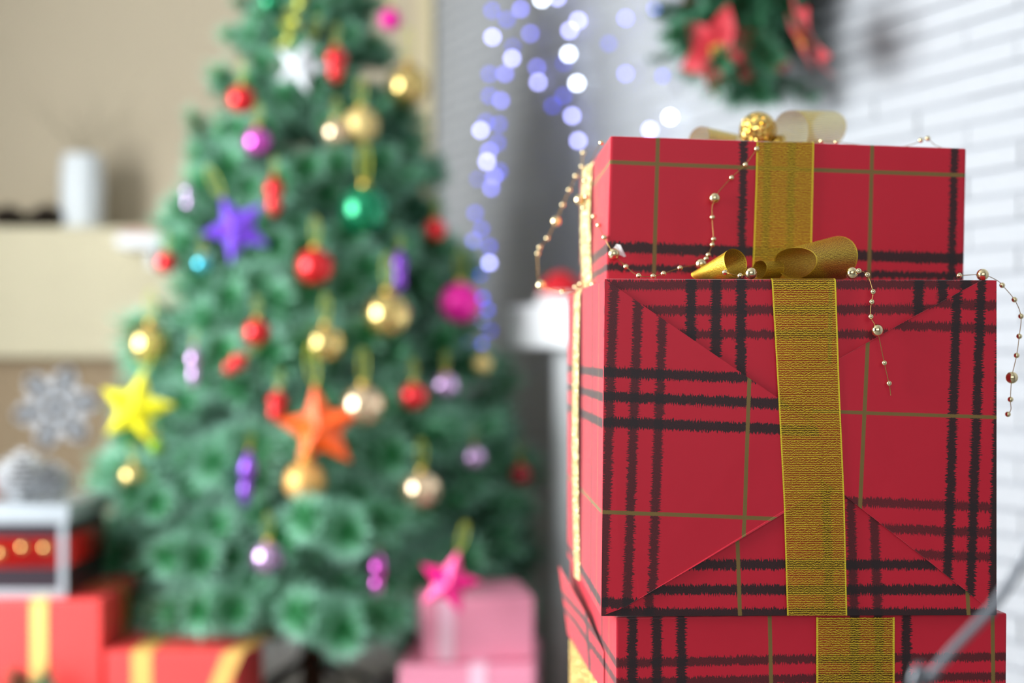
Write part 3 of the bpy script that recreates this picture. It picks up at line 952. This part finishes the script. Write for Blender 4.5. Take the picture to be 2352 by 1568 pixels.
hx = .17
obj('lid', box_me('lid', -hx - .008, hx + .008, -.128, .128, zb - za - .031, zb - za + .002, M['silver'], .004), dk)
for (a, b_) in ((hx - .012, -.1225), (-hx, -.1225)):
    obj('edge_trim', box_me('edge_trim', a, a + .013, b_, b_ + .004, .001, zb - za - .032, M['silver'], .001), dk)
obj('edge_trim', box_me('edge_trim', -hx + .013, hx - .0125, -.1225, -.1185, .001, .016, M['silver'], .001), dk)
# small gold balls standing in for glints on the red ribbon
glint_ball = sphere_me('glint_ball', .009, OM['gold'], 12, 8)
for u in (.02, .055, .095, .135):
    obj('glint_ball', glint_ball, dk, (u, -.126, (zb - za) * .50 + random.uniform(-.012, .012)))
bow = empty('gift_bow', (dkx - .19, gD + .13, zb + .0025)); tag(bow, 'red gift bow on the silver lid at the left edge', 'bow')
for k in range(4):
    a = PI / 2 * k + .4
    pth = [Vector((.0, 0, .012)), Vector((.035, 0, .045)), Vector((.065, 0, .035)), Vector((.06, 0, .01)), Vector((.02, 0, .004))]
    pp = spline(pth, 5)
    obj('loop', strip_me('loop', pp, [(0, .018, 0)] * len(pp), M['rib_red'], 2), bow, (0, 0, 0), (0, 0, a))
pc_s = pinecone_me('silver_scales', .044, .066, M['cone_silver'])
pc_sc = lathe_me('cone_core', [(0.002, 0.0), (.016, .008), (.018, .03), (.006, .066)], M['cone_brown'], 10)
for (px, dy, s, lab) in ((52, .10, 1.25, 'larger frosted silver pine cone on the silver lid'), (118, .12, .95, 'smaller frosted silver pine cone on the silver lid')):
    e = empty('pine_cone', (P(px, 0, gD + dy).x, gD + dy, zb + .007), (.0, 0, .5), (s, s, s)); tag(e, lab, 'pine cone', 'silver pine cones')
    obj('scales', pc_s, e); obj('core', pc_sc, e)
gD2 = 2.50
zc = CAMH - (1497 - HOR) / F * gD2
xa, xb = P(238, 0, gD2).x, P(540, 0, gD2).x
plain_gift('gift_box', 'low red gift box with slanting gold ribbon left of the floor', (xa + .003, gD2, 0), (xb, gD2 + .28, zc), M['gift_red'], M['rib_gold'], 'gifts under the tree', ('d.07', 'y-.05'), rw=.035)
pD = 2.53
zp1 = CAMH - (1528 - HOR) / F * pD; zp2 = CAMH - (1375 - HOR) / F * (pD + .02)
plain_gift('gift_box', 'wide pink gift box at the bottom under the other pink one', (P(925, 0, pD).x, pD, 0), (P(1238, 0, pD).x, pD + .25, zp1), M['gift_pink'], M['rib_pale'], 'pink gifts', ('y.02',), rz=-.06, rw=.03)
plain_gift('gift_box', 'smaller pink gift box below the hot pink star', (P(955, 0, pD).x, pD + .03, zp1 + .0015), (P(1210, 0, pD).x, pD + .23, zp2), M['gift_pink'], M['rib_pale'], 'pink gifts', ('y-.06',), rz=.14, rw=.03)
# silver pine cone on the floor between tree and pink gifts
e = empty('pine_cone', (P(895, 0, 3.05).x, 3.05, .004), (0, 0, .9), (1.35, 1.35, 1.6)); tag(e, 'frosted white pine cone on the floor beside the pink gifts', 'pine cone', 'silver pine cones')
obj('scales', pc_s, e); obj('core', pc_sc, e)
# small fir sprig in front of the red gift, bottom left corner
e = empty('fir_sprig', (P(28, 0, 2.40).x, 2.42, 0.0)); tag(e, 'green fir sprig at the bottom left corner before the red gift', 'fir sprig')
for k in range(3):
    o = obj('branch', SB[k % 2], e, (0, 0, .04), (0, -1.2 + .18 * k, 1.2 * k), (.95, .95, .95))

# ------------------------------------------------------------------ the three tartan gifts of the foreground stack
D_MID = 1.09
SL = 0.049                                   # depth gained per metre to the right on the middle front
FN = Vector((SL, -1, 0)).normalized()        # normal of that front face (towards the viewer)
def plane_point(px, py, p0, sl, off=0.0):
    """point of the vertical plane through p0 (direction (1, sl)) met by the sight line"""
    n = Vector((sl, -1, 0)).normalized()
    p0 = Vector(p0) + n * off
    a = (px - 1176) / F
    D = (p0.y - sl * p0.x) / (1 - sl * a)
    return P(px, py, D)
p_mid = P(1389, 0, D_MID); p_mid.z = 0
def MF(px, py, off=0.0): return plane_point(px, py, p_mid, SL, off)
def UVW(px, py): return (px, py)

# gold ribbon materials
M['ribbon'] = ribbon_mat('gold_lurex_ribbon', .50, ((104, 62, 14), (188, 140, 22), (246, 216, 70), (240, 214, 60)))
M['ribbon_bow'] = ribbon_mat('gold_lurex_bow', .10, ((92, 58, 12), (176, 130, 24), (250, 222, 80), (236, 206, 60)), thread=1500.0, metal=.7)
M['organza'] = ribbon_mat('sheer_gold_organza', .36, ((150, 126, 50), (214, 190, 80), (250, 232, 140), (214, 182, 50)), thread=900.0, metal=.55)
M['ribbon_plain'] = glitter_mat('gold_ribbon_side', (222, 186, 100), (255, 240, 190), 900, .35, .6)
M['glitter'] = glitter_mat('gold_glitter', (200, 140, 20), (255, 236, 150), 800, .14)
M['goldpaper'] = glitter_mat('gold_glitter_paper', (190, 150, 60), (250, 226, 150), 700, .4, .7)

sl_ = -.0355
midL = tartan('tartan_left_flap',
    bu=[(1398, sl_, 21, .86), (1454, sl_, 21, .86), (1511, sl_, 21, .86)],
    bv=[(855 + 16, .041, 23, .97), (911 + 16, .041, 24, .97), (970 + 16, .041, 24, .97), (1384 + 16, .041, 24, .95)],
    gu=[(1716, sl_, 9)], gv=[(1176 + 16, .040, 9)])
midR = tartan('tartan_right_flap',
    bu=[(2187, -.034, 21, .97), (2241.5, -.036, 21, .97), (2292, -.030, 22, .97)],
    bv=[(698 - 16, .04, 21, .80), (752 - 16, .04, 21, .80), (1161 - 16, .04, 21, .80), (1220 - 16, .04, 21, .80), (1276 - 14, .035, 21, .78)],
    gu=[(1983, -.046, 9)], gv=[(955 - 14, .035, 8)])
midT = tartan('tartan_top_flap',
    bu=[(1586, 0, 23, .97), (1643, 0, 23, .97), (1700.5, 0, 23, .97), (2108, .0, 23, .97), (2163, 0, 23, .97), (2217, 0, 23, .97)],
    bv=[(654, -.003, 21, .82), (711, -.003, 21, .82), (767, 0, 20, .82)], gu=[(1905, 0, 9)])
midB = tartan('tartan_bottom_flap',
    bu=[(1434, .02, 21, .84), (1488, .02, 21, .84), (1900, .02, 21, .84), (1956, .02, 21, .84), (2010, .03, 21, .84)],
    bv=[(1296, 0, 23, .97), (1354, 0, 23, .97), (1408, 0, 24, .97)],
    gu=[(1694, .022, 9), (2219, .04, 9)], ref=(1800, 1300))
midS = tartan('tartan_middle_side',
    bv=[(857, 0, 22, .97), (912, 0, 22, .97), (972, 0, 24, .97), (1384, 0, 24, .95)], bu=[(1130, 0, 22, .85), (900, 0, 22, .85)],
    gu=[(1275, 0, 7)], gv=[(1176, 0, 9)])

def hexa_sides(name, c, mats, bevel=.0018, uvf=None):
    """box of 8 corners (front TL TR BR BL, back TL TR BR BL), material 0 front, 1 left, 2 other; uvf(face index, corner index) -> uv"""
    bm = bmesh.new(); uvl = bm.loops.layers.uv.new('UVMap')
    v = [bm.verts.new(p) for p in c]
    fs = ((0, 3, 2, 1), (0, 4, 7, 3), (4, 5, 6, 7), (0, 1, 5, 4), (3, 7, 6, 2), (1, 2, 6, 5))
    for i, f in enumerate(fs):
        fc = bm.faces.new([v[k] for k in f]); fc.material_index = min(i, 2)
        for lp, k in zip(fc.loops, f): lp[uvl].uv = uvf(i, k) if uvf else (0, 0)
    bmesh.ops.recalc_face_normals(bm, faces=bm.faces[:])
    if bevel > 0:
        bmesh.ops.bevel(bm, geom=bm.edges[:], offset=bevel, segments=2, affect='EDGES', profile=.6)
    me = bm_mesh(name, bm, mats)
    return me

def box_uv(front_px, depth_px):
    """uv of a wrapped box in print units: front = front pixels, sides carry the rows of the front edge on"""
    def f(face, k):
        x, y = front_px[k % 4]
        if face == 0: return (x, y)
        if face == 1: return (x - (depth_px if k >= 4 else 0), y)
        if face == 5: return (x + (depth_px if k >= 4 else 0), y)
        return (x, y + (depth_px if k >= 4 else 0))
    return f

def flap(name, pts, offs, m, parent, org, th=.0005):
    """a folded paper flap: polygon in photo rows of the front, each corner lifted a little off the face"""
    vs = [MF(x, y, o) - org for (x, y), o in zip(pts, offs)]
    uv = [UVW(x, y) for x, y in pts]
    me = mesh(name, vs, [tuple(range(len(pts)))[::-1]], m, uvs=uv)
    o = obj(name, me, parent)
    s = o.modifiers.new('paper', 'SOLIDIFY'); s.thickness = th; s.offset = 1
    return o

# ---- middle gift
DEPTH = 0.315
back = Vector((-SL, 1, 0)).normalized()
fpx_mid = [(1388, 640), (2290, 643), (2290, 1413), (1380, 1415)]
fc = [MF(*p) for p in fpx_mid]
zT = (fc[0].z + fc[1].z) / 2; zB = (fc[2].z + fc[3].z) / 2
org_mid = Vector(((fc[0].x + fc[1].x) / 2, D_MID + DEPTH / 2, zB))
bk_l = Vector((P(1304, 0, D_MID + DEPTH).x, D_MID + DEPTH, 0))
bk_r = bk_l + Vector((.296, SL * .296, 0))
bc = [Vector((bk_l.x, bk_l.y, fc[0].z)), Vector((bk_r.x, bk_r.y, fc[1].z)), Vector((bk_r.x, bk_r.y, fc[2].z)), Vector((bk_l.x, bk_l.y, fc[3].z))]
gm = empty('gift_box', org_mid); tag(gm, 'large red tartan gift box with folded front in the middle of the stack', 'gift box', 'red tartan gift boxes')
obj('wrapping', hexa_sides('wrapping', [p - org_mid for p in fc + bc], [midT, midS, midT], .0016, box_uv(fpx_mid, 945)), gm)
flap('flap', [(1389, 641), (2289, 644), (1945, 835), (1870, 935), (1796, 925)], [.0006] * 5, midT, gm, org_mid)
flap('flap', [(1381, 1414), (1800, 1172), (1870, 1120), (1945, 1135), (2289, 1412)], [.0006, .0006, .0006, .0006, .0006], midB, gm, org_mid)
flap('flap', [(1389, 641), (1796, 920), (1880, 985), (1885, 1120), (1802, 1177), (1600, 1297), (1470, 1373), (1430, 1396), (1381, 1414)], [.0024, .0032, .003, .003, .0036, .0042, .0038, .0032, .0026], midL, gm, org_mid)
flap('flap', [(2289, 644), (2289, 1412), (2120, 1278), (1943, 1140), (1870, 1090), (1865, 860), (1930, 822), (2100, 726), (2256, 643)][::-1], [.0028, .0042, .0036, .0030, .003, .0034, .0032, .0026, .0026], midR, gm, org_mid)

def wrap_ribbon(parent, org, front, wvec_px, ztop, backlen, m, fplane, off=.0042):
    """front band: over the top, round the front edge, down the front; front = [(px, py, halfwidth px)]"""
    path, ws = [], []
    x0, y0, h0 = front[0]
    p = fplane(x0, y0, off); hw = (fplane(x0 + h0, y0, off) - fplane(x0 - h0, y0, off)) / 2
    top = Vector((p.x, p.y, ztop + .0008))
    for s in (1.0, .66, .33, .06):
        q = top + back * (backlen * s + .004); path.append(q); ws.append(hw)
    path.append(top + back * .0032 + Vector((0, 0, .0))); ws.append(hw)
    path.append(top + back * .0010 + Vector((0, 0, -.0008))); ws.append(hw)
    for i in range(len(front) - 1):
        xa, ya, ha = front[i]; xb_, yb_, hb = front[i + 1]
        n = 10
        for k in range(0 if i == 0 else 1, n + 1):
            t = k / n
            if i == 0 and k == 0: t = .02
            x, y_, h_ = xa + (xb_ - xa) * t, ya + (yb_ - ya) * t, ha + (hb - ha) * t
            path.append(fplane(x, y_, off)); ws.append((fplane(x + h_, y_, off) - fplane(x - h_, y_, off)) / 2)
    o = obj('ribbon', strip_me('ribbon', [p - org for p in path], ws, m, 8), parent)
    return o
wrap_ribbon(gm, org_mid, [(1846, 640, 74), (1858, 900, 71), (1870, 1150, 70), (1877, 1413, 69)], None, zT, DEPTH, M['ribbon'], MF, off=.0046)

def side_ribbon(parent, org, fl_, bl_, frac, z0, z1, w, m, top_to, bulge=.0045):
    """cross band: over the top from right to left and down the left face"""
    a = fl_.lerp(bl_, frac); dirv = (bl_ - fl_).normalized()
    outn = Vector((-dirv.y, dirv.x, 0))
    if outn.x > 0: outn = -outn
    path = [Vector((top_to.x, top_to.y, z1 + .001)), Vector((a.x, a.y, z1 + .0012)) - outn * .01, Vector((a.x, a.y, z1 + .0012)) - outn * .001, Vector((a.x, a.y, z1 - .004)) + outn * .0016]
    n = 8
    for k in range(1, n + 1):
        t = k / n
        path.append(Vector((a.x, a.y, z1 - .004 + (z0 - z1 + .004) * t)) + outn * (.0016 + .002 * math.sin(PI * t)))
    ws = [dirv * w / 2] * len(path)
    bl = [Vector((0, 0, .0004))] * 3 + [outn * bulge] * (len(path) - 3)
    return obj('ribbon', strip_me('ribbon', [p - org for p in path], ws, m, 6, bulge=bl), parent)
fl_ = Vector((fc[0].x, fc[0].y, 0)); bl_ = Vector((bk_l.x, bk_l.y, 0))
side_ribbon(gm, org_mid, fl_, bl_, .62, zB, zT, .042, M['ribbon_plain'], fl_.lerp(bl_, .62) + Vector((.29, .014, 0)), .0028)

# ---- bow loops
def loop_tube(name, a, b, ra, rb, m, up=Vector((0, 0, 1)), n=28, seg=8, squash=1.0, taper=None):
    """a ribbon loop seen as an open tube from mouth a to far end b; ra / rb = (half height, half depth)"""
    a, b = Vector(a), Vector(b); ax = (b - a); L = ax.length; ax.normalize()
    s = ax.cross(up).normalized(); u = s.cross(ax).normalized()
    verts, faces, uvs = [], [], []
    for i in range(seg + 1):
        t = i / seg
        for k in range(n + 1):
            an = -PI / 2 + 2 * PI * k / n
            h = ra[0] + (rb[0] - ra[0]) * t; d = ra[1] + (rb[1] - ra[1]) * t
            # teardrop section: pinched at the bottom where both ends meet
            pin = 1 - .25 * (1 - math.sin(an)) / 2
            verts.append(a + ax * (L * t) + s * (d * math.cos(an) * pin) + u * (h * math.sin(an)))
            uvs.append((t, k / n * PI * 2 * (ra[0] + ra[1]) / 2))
    m_ = n + 1
    for i in range(seg):
        for k in range(n):
            faces.append((i * m_ + k, i * m_ + k + 1, (i + 1) * m_ + k + 1, (i + 1) * m_ + k))
    return mesh(name, verts, faces, m, uvs=uvs, smooth=True)

bw = empty('ribbon_bow', Vector((P(1800, 0, 1.14).x, 1.14, zT + .001))); ob = Vector(bw.location)
tag(bw, 'gold lurex bow lying on the middle gift', 'bow')
zt = zT + .001
def onmid(px, D, h): p = P(px, 0, D); p.z = zt + h; return p
obj('loop', loop_tube('loop', onmid(1826, 1.108, .0122) - ob, onmid(1926, 1.146, .0185) - ob, (.0120, .023), (.0178, .021), M['ribbon_bow'], n=32), bw)
obj('loop', loop_tube('loop', onmid(1690, 1.118, .0125) - ob, onmid(1610, 1.150, .0045) - ob, (.0120, .014), (.0042, .012), M['ribbon_bow'], n=32), bw)
obj('knot', loop_tube('knot', onmid(1745, 1.120, .008) - ob, onmid(1785, 1.128, .008) - ob, (.007, .010), (.007, .010), M['ribbon_bow'], n=20, seg=3), bw)
kp = [onmid(1780, 1.112, .0035) - ob, onmid(1790, 1.125, .006) - ob, onmid(1800, 1.15, .001) - ob]
# ---- top gift
D_TOP = 1.172
ST = 0.075
p_top = P(1400, 0, D_TOP); p_top.z = 0
def TF(px, py, off=0.0): return plane_point(px, py, p_top, ST, off)
topF = tartan('tartan_top_gift',
    bu=[(1702, -.02, 18, .95), (1757, -.02, 18, .9), (1812, -.02, 18, .9), (2189, -.028, 18, .95)],
    bv=[(569 + 12, .030, 25, .96), (616 + 9, .022, 17, .96)],
    gu=[(1505, -.03, 9), (1997, -.025, 9)], gv=[(372 + 15, .037, 9)], ref=(1800, 470))
topS = tartan('tartan_top_side',
    bv=[(571, 0, 26, .96), (616, 0, 17, .96)], bu=[(1330, 0, 14, .7), (1080, 0, 22, .9), (1020, 0, 22, .9)], gv=[(374, 0, 9)], ref=(1400, 470))
zb_t = zT + .0016                                   # rests on the ribbon of the middle gift
fpx_top = [(1402, 311), (2220, 340), (2214, 650), (1392, 650)]
ft = [TF(*p) for p in fpx_top]
ft[2].z = zb_t; ft[3].z = zb_t
D2 = D_TOP + .29
tb_l = Vector((P(1334, 0, D2).x, D2, 0)); tb_r = tb_l + Vector((.292, .292 * ST, 0))
bt = [Vector((tb_l.x, tb_l.y, ft[0].z - .001)), Vector((tb_r.x, tb_r.y, ft[1].z)), Vector((tb_r.x, tb_r.y, zb_t)), Vector((tb_l.x, tb_l.y, zb_t))]
org_top = Vector(((ft[0].x + tb_r.x) / 2, (ft[0].y + tb_r.y) / 2, zb_t))
gt = empty('gift_box', org_top); tag(gt, 'smaller red tartan gift box on top of the stack', 'gift box', 'red tartan gift boxes')
obj('wrapping', hexa_sides('wrapping', [p - org_top for p in ft + bt], [topF, topS, topF], .0022, box_uv(fpx_top, 850)), gt)
z_top_mid = ft[0].z + (ft[1].z - ft[0].z) * .5
wrap_ribbon(gt, org_top, [(1804, 325, 66), (1802, 420, 66), (1798, 560, 67), (1794, 648, 67)], None, z_top_mid - .0005, .29, M['ribbon'], TF, off=.0022)
tl0 = Vector((ft[0].x, ft[0].y, 0))
side_ribbon(gt, org_top, tl0, tb_l, .60, zb_t + .002, ft[0].z - .0015, .046, M['ribbon_plain'], tl0.lerp(tb_l, .60) + Vector((.28, .02, -.0)), .0065)
# little torn paper tab on the corner
tabp = [TF(1405, 575, .003), TF(1416, 560, .006), TF(1425, 562, .008), TF(1438, 588, .006), TF(1434, 590, .005)]
o = obj('paper_tab', mesh('paper_tab', [p - org_top for p in tabp], [(0, 1, 2, 3, 4)], mat('white_paper', (226, 222, 224), .7, var=.03, scale=80)), gt)
tag(o, 'torn white paper tab')
o.modifiers.new('paper', 'SOLIDIFY').thickness = .0003

# sheer bow and glitter ball on top
zt2 = z_top_mid + .0012
DB = 1.305
def ontop(px, py, D): return P(px, py, D)
bs = empty('ribbon_bow', (P(1790, 0, DB).x, DB, zt2)); ob2 = Vector(bs.location)
tag(bs, 'sheer gold organza bow on top of the upper gift', 'bow')
hB = lambda py, D=DB: CAMH + (HOR - py) / F * D
obj('loop', loop_tube('loop', P(1818, 306, DB - .02) - ob2, P(1905, 296, DB + .035) - ob2, (.0205, .020), (.0165, .020), M['organza'], n=32), bs)
obj('loop', loop_tube('loop', P(1605, 322, DB + .01) - ob2, P(1700, 338, DB + .03) - ob2, (.0125, .020), (.0105, .016), M['organza'], n=32), bs)
obj('knot', loop_tube('knot', P(1770, 335, DB) - ob2, P(1800, 335, DB) - ob2, (.010, .012), (.010, .012), M['organza'], n=18, seg=3), bs)
rball = 43 / F * DB
gb = empty('glitter_ball', P(1741, 300, DB - .005)); tag(gb, 'gold glitter ball in the sheer bow', 'bauble')
obj('ball', sphere_me('ball', rball, M['glitter'], 32, 20), gb)
obj('cap', lathe_me('cap', [(.006, 0), (.0065, .004), (.005, .007), (.001, .0075)], M['cap'], 12), gb, (rball * .80, -.006, -rball * .62), (0, 2.0, 0))

# ---- bottom gift
SBt = 0.055
p_bot = P(1415, 0, 1.093); p_bot.z = 0
def BF(px, py, off=0.0): return plane_point(px, py, p_bot, SBt, off)
botF = tartan('tartan_bottom_gift',
    bu=[(1452, .004, 22, .97), (1507.6, .004, 22, .97), (1563, .004, 22, .97), (1960, 0, 22, .95), (2015, 0, 22, .95), (2079, 0, 21, .97)],
    bv=[(1518, -.012, 21, .84), (1565, -.008, 21, .84), (1625, -.008, 21, .84)], gu=[(1766, .02, 9), (2280, .01, 9)], ref=(1800, 1480))
botS = tartan('tartan_bottom_side',
    bv=[(1522, 0, 20, .9), (1567, 0, 20, .9)], bu=[(1180, 0, 22, .9)], gu=[(1300, 0, 6)], ref=(1400, 1500))
zt_b = zB - .0002
zb_b = CAMH + (HOR - 1650) / F * 1.09
fpx_bot = [(1415, 1414), (2313, 1404), (2311, 1650), (1415, 1650)]
fb = [BF(*p) for p in fpx_bot]
fb[0].z = fb[1].z = zt_b; fb[2].z = fb[3].z = zb_b
D3 = 1.405
bb_l = Vector((P(1311, 0, D3).x, D3, 0)); bb_r = bb_l + Vector((.298, .298 * SBt, 0))
bb = [Vector((bb_l.x, bb_l.y, zt_b)), Vector((bb_r.x, bb_r.y, zt_b)), Vector((bb_r.x, bb_r.y, zb_b)), Vector((bb_l.x, bb_l.y, zb_b))]
org_b = Vector(((fb[0].x + bb_r.x) / 2, (fb[0].y + bb_r.y) / 2, zb_b))
gbx = empty('gift_box', org_b); tag(gbx, 'flat red tartan gift box under the large folded one', 'gift box', 'red tartan gift boxes')
obj('wrapping', hexa_sides('wrapping', [p - org_b for p in fb + bb], [botF, botS, botF], .0016, box_uv(fpx_bot, 900)), gbx)
path = [BF(1965, y_, .0022) - org_b for y_ in (1417, 1460, 1520, 1580, 1648)]
hw = (BF(1965 + 90, 1480, .0022) - BF(1965 - 90, 1480, .0022)) / 2
obj('ribbon', strip_me('ribbon', path, [hw] * 5, M['ribbon'], 8), gbx)
# crumpled end flap that stands off the left side
def SF(t, zz, off):
    a = Vector((fb[0].x, fb[0].y, 0)).lerp(Vector((bb_l.x, bb_l.y, 0)), t)
    return Vector((a.x - off, a.y, zz)) - org_b
hz = zt_b - zb_b
vs = [SF(.20, zb_b + hz * .48, .001), SF(.45, zb_b + hz * .70, .006), SF(.97, zt_b - hz * .08, .013), SF(.97, zb_b + .004, .004), SF(.5, zb_b + .004, .003), SF(.20, zb_b + .004, .001)]
o = obj('end_flap', mesh('end_flap', vs, [(0, 1, 4, 5), (1, 2, 3, 4)], botS, uvs=[(1290, 1540), (1180, 1500), (960, 1440), (960, 1640), (1160, 1640), (1290, 1640)]), gbx)
o.modifiers.new('paper', 'SOLIDIFY').thickness = .0005

# ---- gold glitter box that carries the stack
gl = P(1420, 0, 1.10)
gx0 = Vector((fb[0].x + .006, fb[0].y + .008, 0)); gx1 = Vector((fb[1].x - .004, fb[1].y + .008, 0)); gy0 = bb_l + Vector((-.002, -.01, 0)); gy1 = bb_r + Vector((-.004, -.01, 0))
cs = [Vector((p.x, p.y, zz)) for zz in (zb_b - .0005,) for p in (gx0, gx1)] + [Vector((p.x, p.y, 0)) for p in (gx1, gx0)]
cs += [Vector((gy0.x, gy0.y, zb_b - .0005)), Vector((gy1.x, gy1.y, zb_b - .0005)), Vector((gy1.x, gy1.y, 0)), Vector((gy0.x, gy0.y, 0))]
og = Vector(((gx0.x + gy1.x) / 2, (gx0.y + gy1.y) / 2, 0))
gg = obj('gift_box', hexa_me('gift_box', [p - og for p in cs], M['goldpaper'], .002), None, og)
tag(gg, 'tall gold glitter gift box carrying the tartan stack', 'gift box')

# ------------------------------------------------------------------ bead garlands
small = sphere_me('small_bead', .00225, M['gold_bead'], 14, 10)
large = sphere_me('large_bead', .0048, M['gold_bead'], 20, 14)
def garland(label, pts):
    """pts = (point, size) along the wire; size 0 wire only, 1 small bead, 2 large bead"""
    o0 = Vector(pts[0][0])
    e = empty('bead_garland', o0); tag(e, label, 'bead garland', 'gold bead garlands')
    obj('wire', tube_me('wire', [q - o0 for q in spline([p for p, _ in pts], 6)], .00032, M['gold_wire'], 5), e)
    for p, s in pts:
        if s == 1: obj('small_bead', small, e, Vector(p) - o0)
        elif s == 2: obj('large_bead', large, e, Vector(p) - o0)
    return e
def T_(px, py, s, off=.0055): return (TF(px, py, off), s)
def ml(px, py, D, s):
    p = P(px, py, D); p.z = max(p.z, zT + (.0024 if s < 2 else .0050)); return (p, s)
def ltop(px, py, s, off=.006):
    """on the left face of the top gift"""
    a = (px - 1176) / F
    d = tb_l - tl0
    q = tl0 + Vector((-off, 0, 0))
    D = (q.y * d.x - q.x * d.y) / (d.x - a * d.y)
    return (P(px, py, D), s)
garland('gold bead garland draped over the front of the upper gift', [
    T_(1744, 332, 0, .0035), T_(1738, 342, 1, .0055), T_(1712, 378, 1), T_(1680, 408, 1), T_(1641, 455, 2, .007), T_(1636, 499, 1), T_(1639, 549, 1, .008), T_(1636, 562, 1, .009),
    T_(1627, 585, 1, .012), T_(1622, 594, 1, .014), (TF(1610, 606, .020), 2), (TF(1628, 615, .024), 1), ml(1665, 625, 1.11, 1), ml(1700, 633, 1.105, 1), ml(1725, 631, 1.103, 2)])
garland('gold bead garland round the left corner of the upper gift', [
    ltop(1381, 328, 1, .004), ltop(1366, 352, 0, .004), ltop(1344, 415, 1, .009), ltop(1347, 452, 1, .011), ltop(1331, 459, 2, .012), ltop(1341, 477, 1, .010), ltop(1364, 497, 1, .006), ltop(1375, 517, 1, .005), ltop(1388, 545, 1, .005),
    (TF(1410, 583, .009), 2), (TF(1438, 612, .012), 1), ml(1467, 633, 1.12, 1), ml(1500, 634, 1.125, 1), ml(1524, 628, 1.13, 1), ml(1562, 615, 1.14, 1), (TF(1596, 608, .022), 0)])
DL = 1.37
garland('loose loop of gold beads left of the upper gift', [
    (P(1366, 338, DL + .01), 0), (P(1340, 350, DL), 1), (P(1337, 382, DL), 1), (P(1323, 404, DL), 1), (P(1308, 436, DL), 1), (P(1293, 470, DL), 1), (P(1277, 508, DL), 2), (P(1257, 547, DL), 1), (P(1240, 568, DL), 1), (P(1236, 582, DL), 1),
    (P(1235, 610, DL), 0), (P(1243, 655, DL), 2), (P(1293, 670, DL - .02), 1), (P(1331, 667, DL - .03), 1), (P(1322, 659, DL - .03), 1), (P(1334, 652, DL - .04), 1), (P(1362, 653, DL - .10), 1)])
def M_(px, py, s, off=.009): return (MF(px, py, off), s)
garland('gold bead garland end hanging beside the middle ribbon', [
    ml(1957, 630, 1.10, 2), (P(1972, 622, 1.088), 1), (MF(1992, 631, .006), 1), M_(2005, 670, 1), M_(2002, 693, 1), M_(2000, 727, 1), M_(2015, 758, 2, .0115), M_(2031, 833, 1), M_(2042, 880, 1, .008), M_(2046, 908, 0, .007)])
DR = 1.125
garland('gold bead garland end dangling off the right corner', [
    ml(2203, 633, 1.125, 1), ml(2257, 633, DR, 2), (P(2290, 644, DR), 0), (P(2302, 655, DR), 1), (P(2330, 688, DR), 1), (P(2345, 726, DR), 1), (P(2341, 772, DR), 1), (P(2335, 816, DR), 1), (P(2324, 867, DR), 2), (P(2321, 917, DR), 1), (P(2322, 940, DR), 0), (P(2315, 951, DR), 1)])
D5 = 1.24
garland('gold bead garland lying along the top of the upper gift', [
    (P(1862, 330, D5), 0), (P(1887, 324, D5), 1), (P(1921, 326, D5), 1), (P(1990, 334, D5), 0), (P(2060, 338, D5), 0), (P(2100, 330, D5), 0), (P(2115, 322, D5), 1), (P(2131, 318, D5), 1), (P(2146, 332, D5), 0), (P(2170, 342, D5), 0)])

# ------------------------------------------------------------------ blurred grey cable in front, lower right
cb = [Vector((.17, .84, .004)), Vector((.19, .82, .30)), P(2085, 1650, .72), P(2128, 1568, .72), P(2180, 1500, .72), P(2230, 1447, .72), P(2275, 1400, .72), P(2312, 1350, .72), P(2352, 1285, .72), P(2420, 1190, .72),
      Vector((.37, .80, .745)), Vector((.44, .82, .70)), Vector((.48, .84, .35)), Vector((.50, .86, .004))]
o0 = cb[0].copy()
o = obj('cable', tube_me('cable', [q - o0 for q in spline(cb, 6)], .0026, mat('grey_cable', (120, 124, 130), .3, .5, var=.05, scale=60), 10), None, o0)
tag(o, 'blurred grey cable arching before the bottom gift at the right', 'cable')
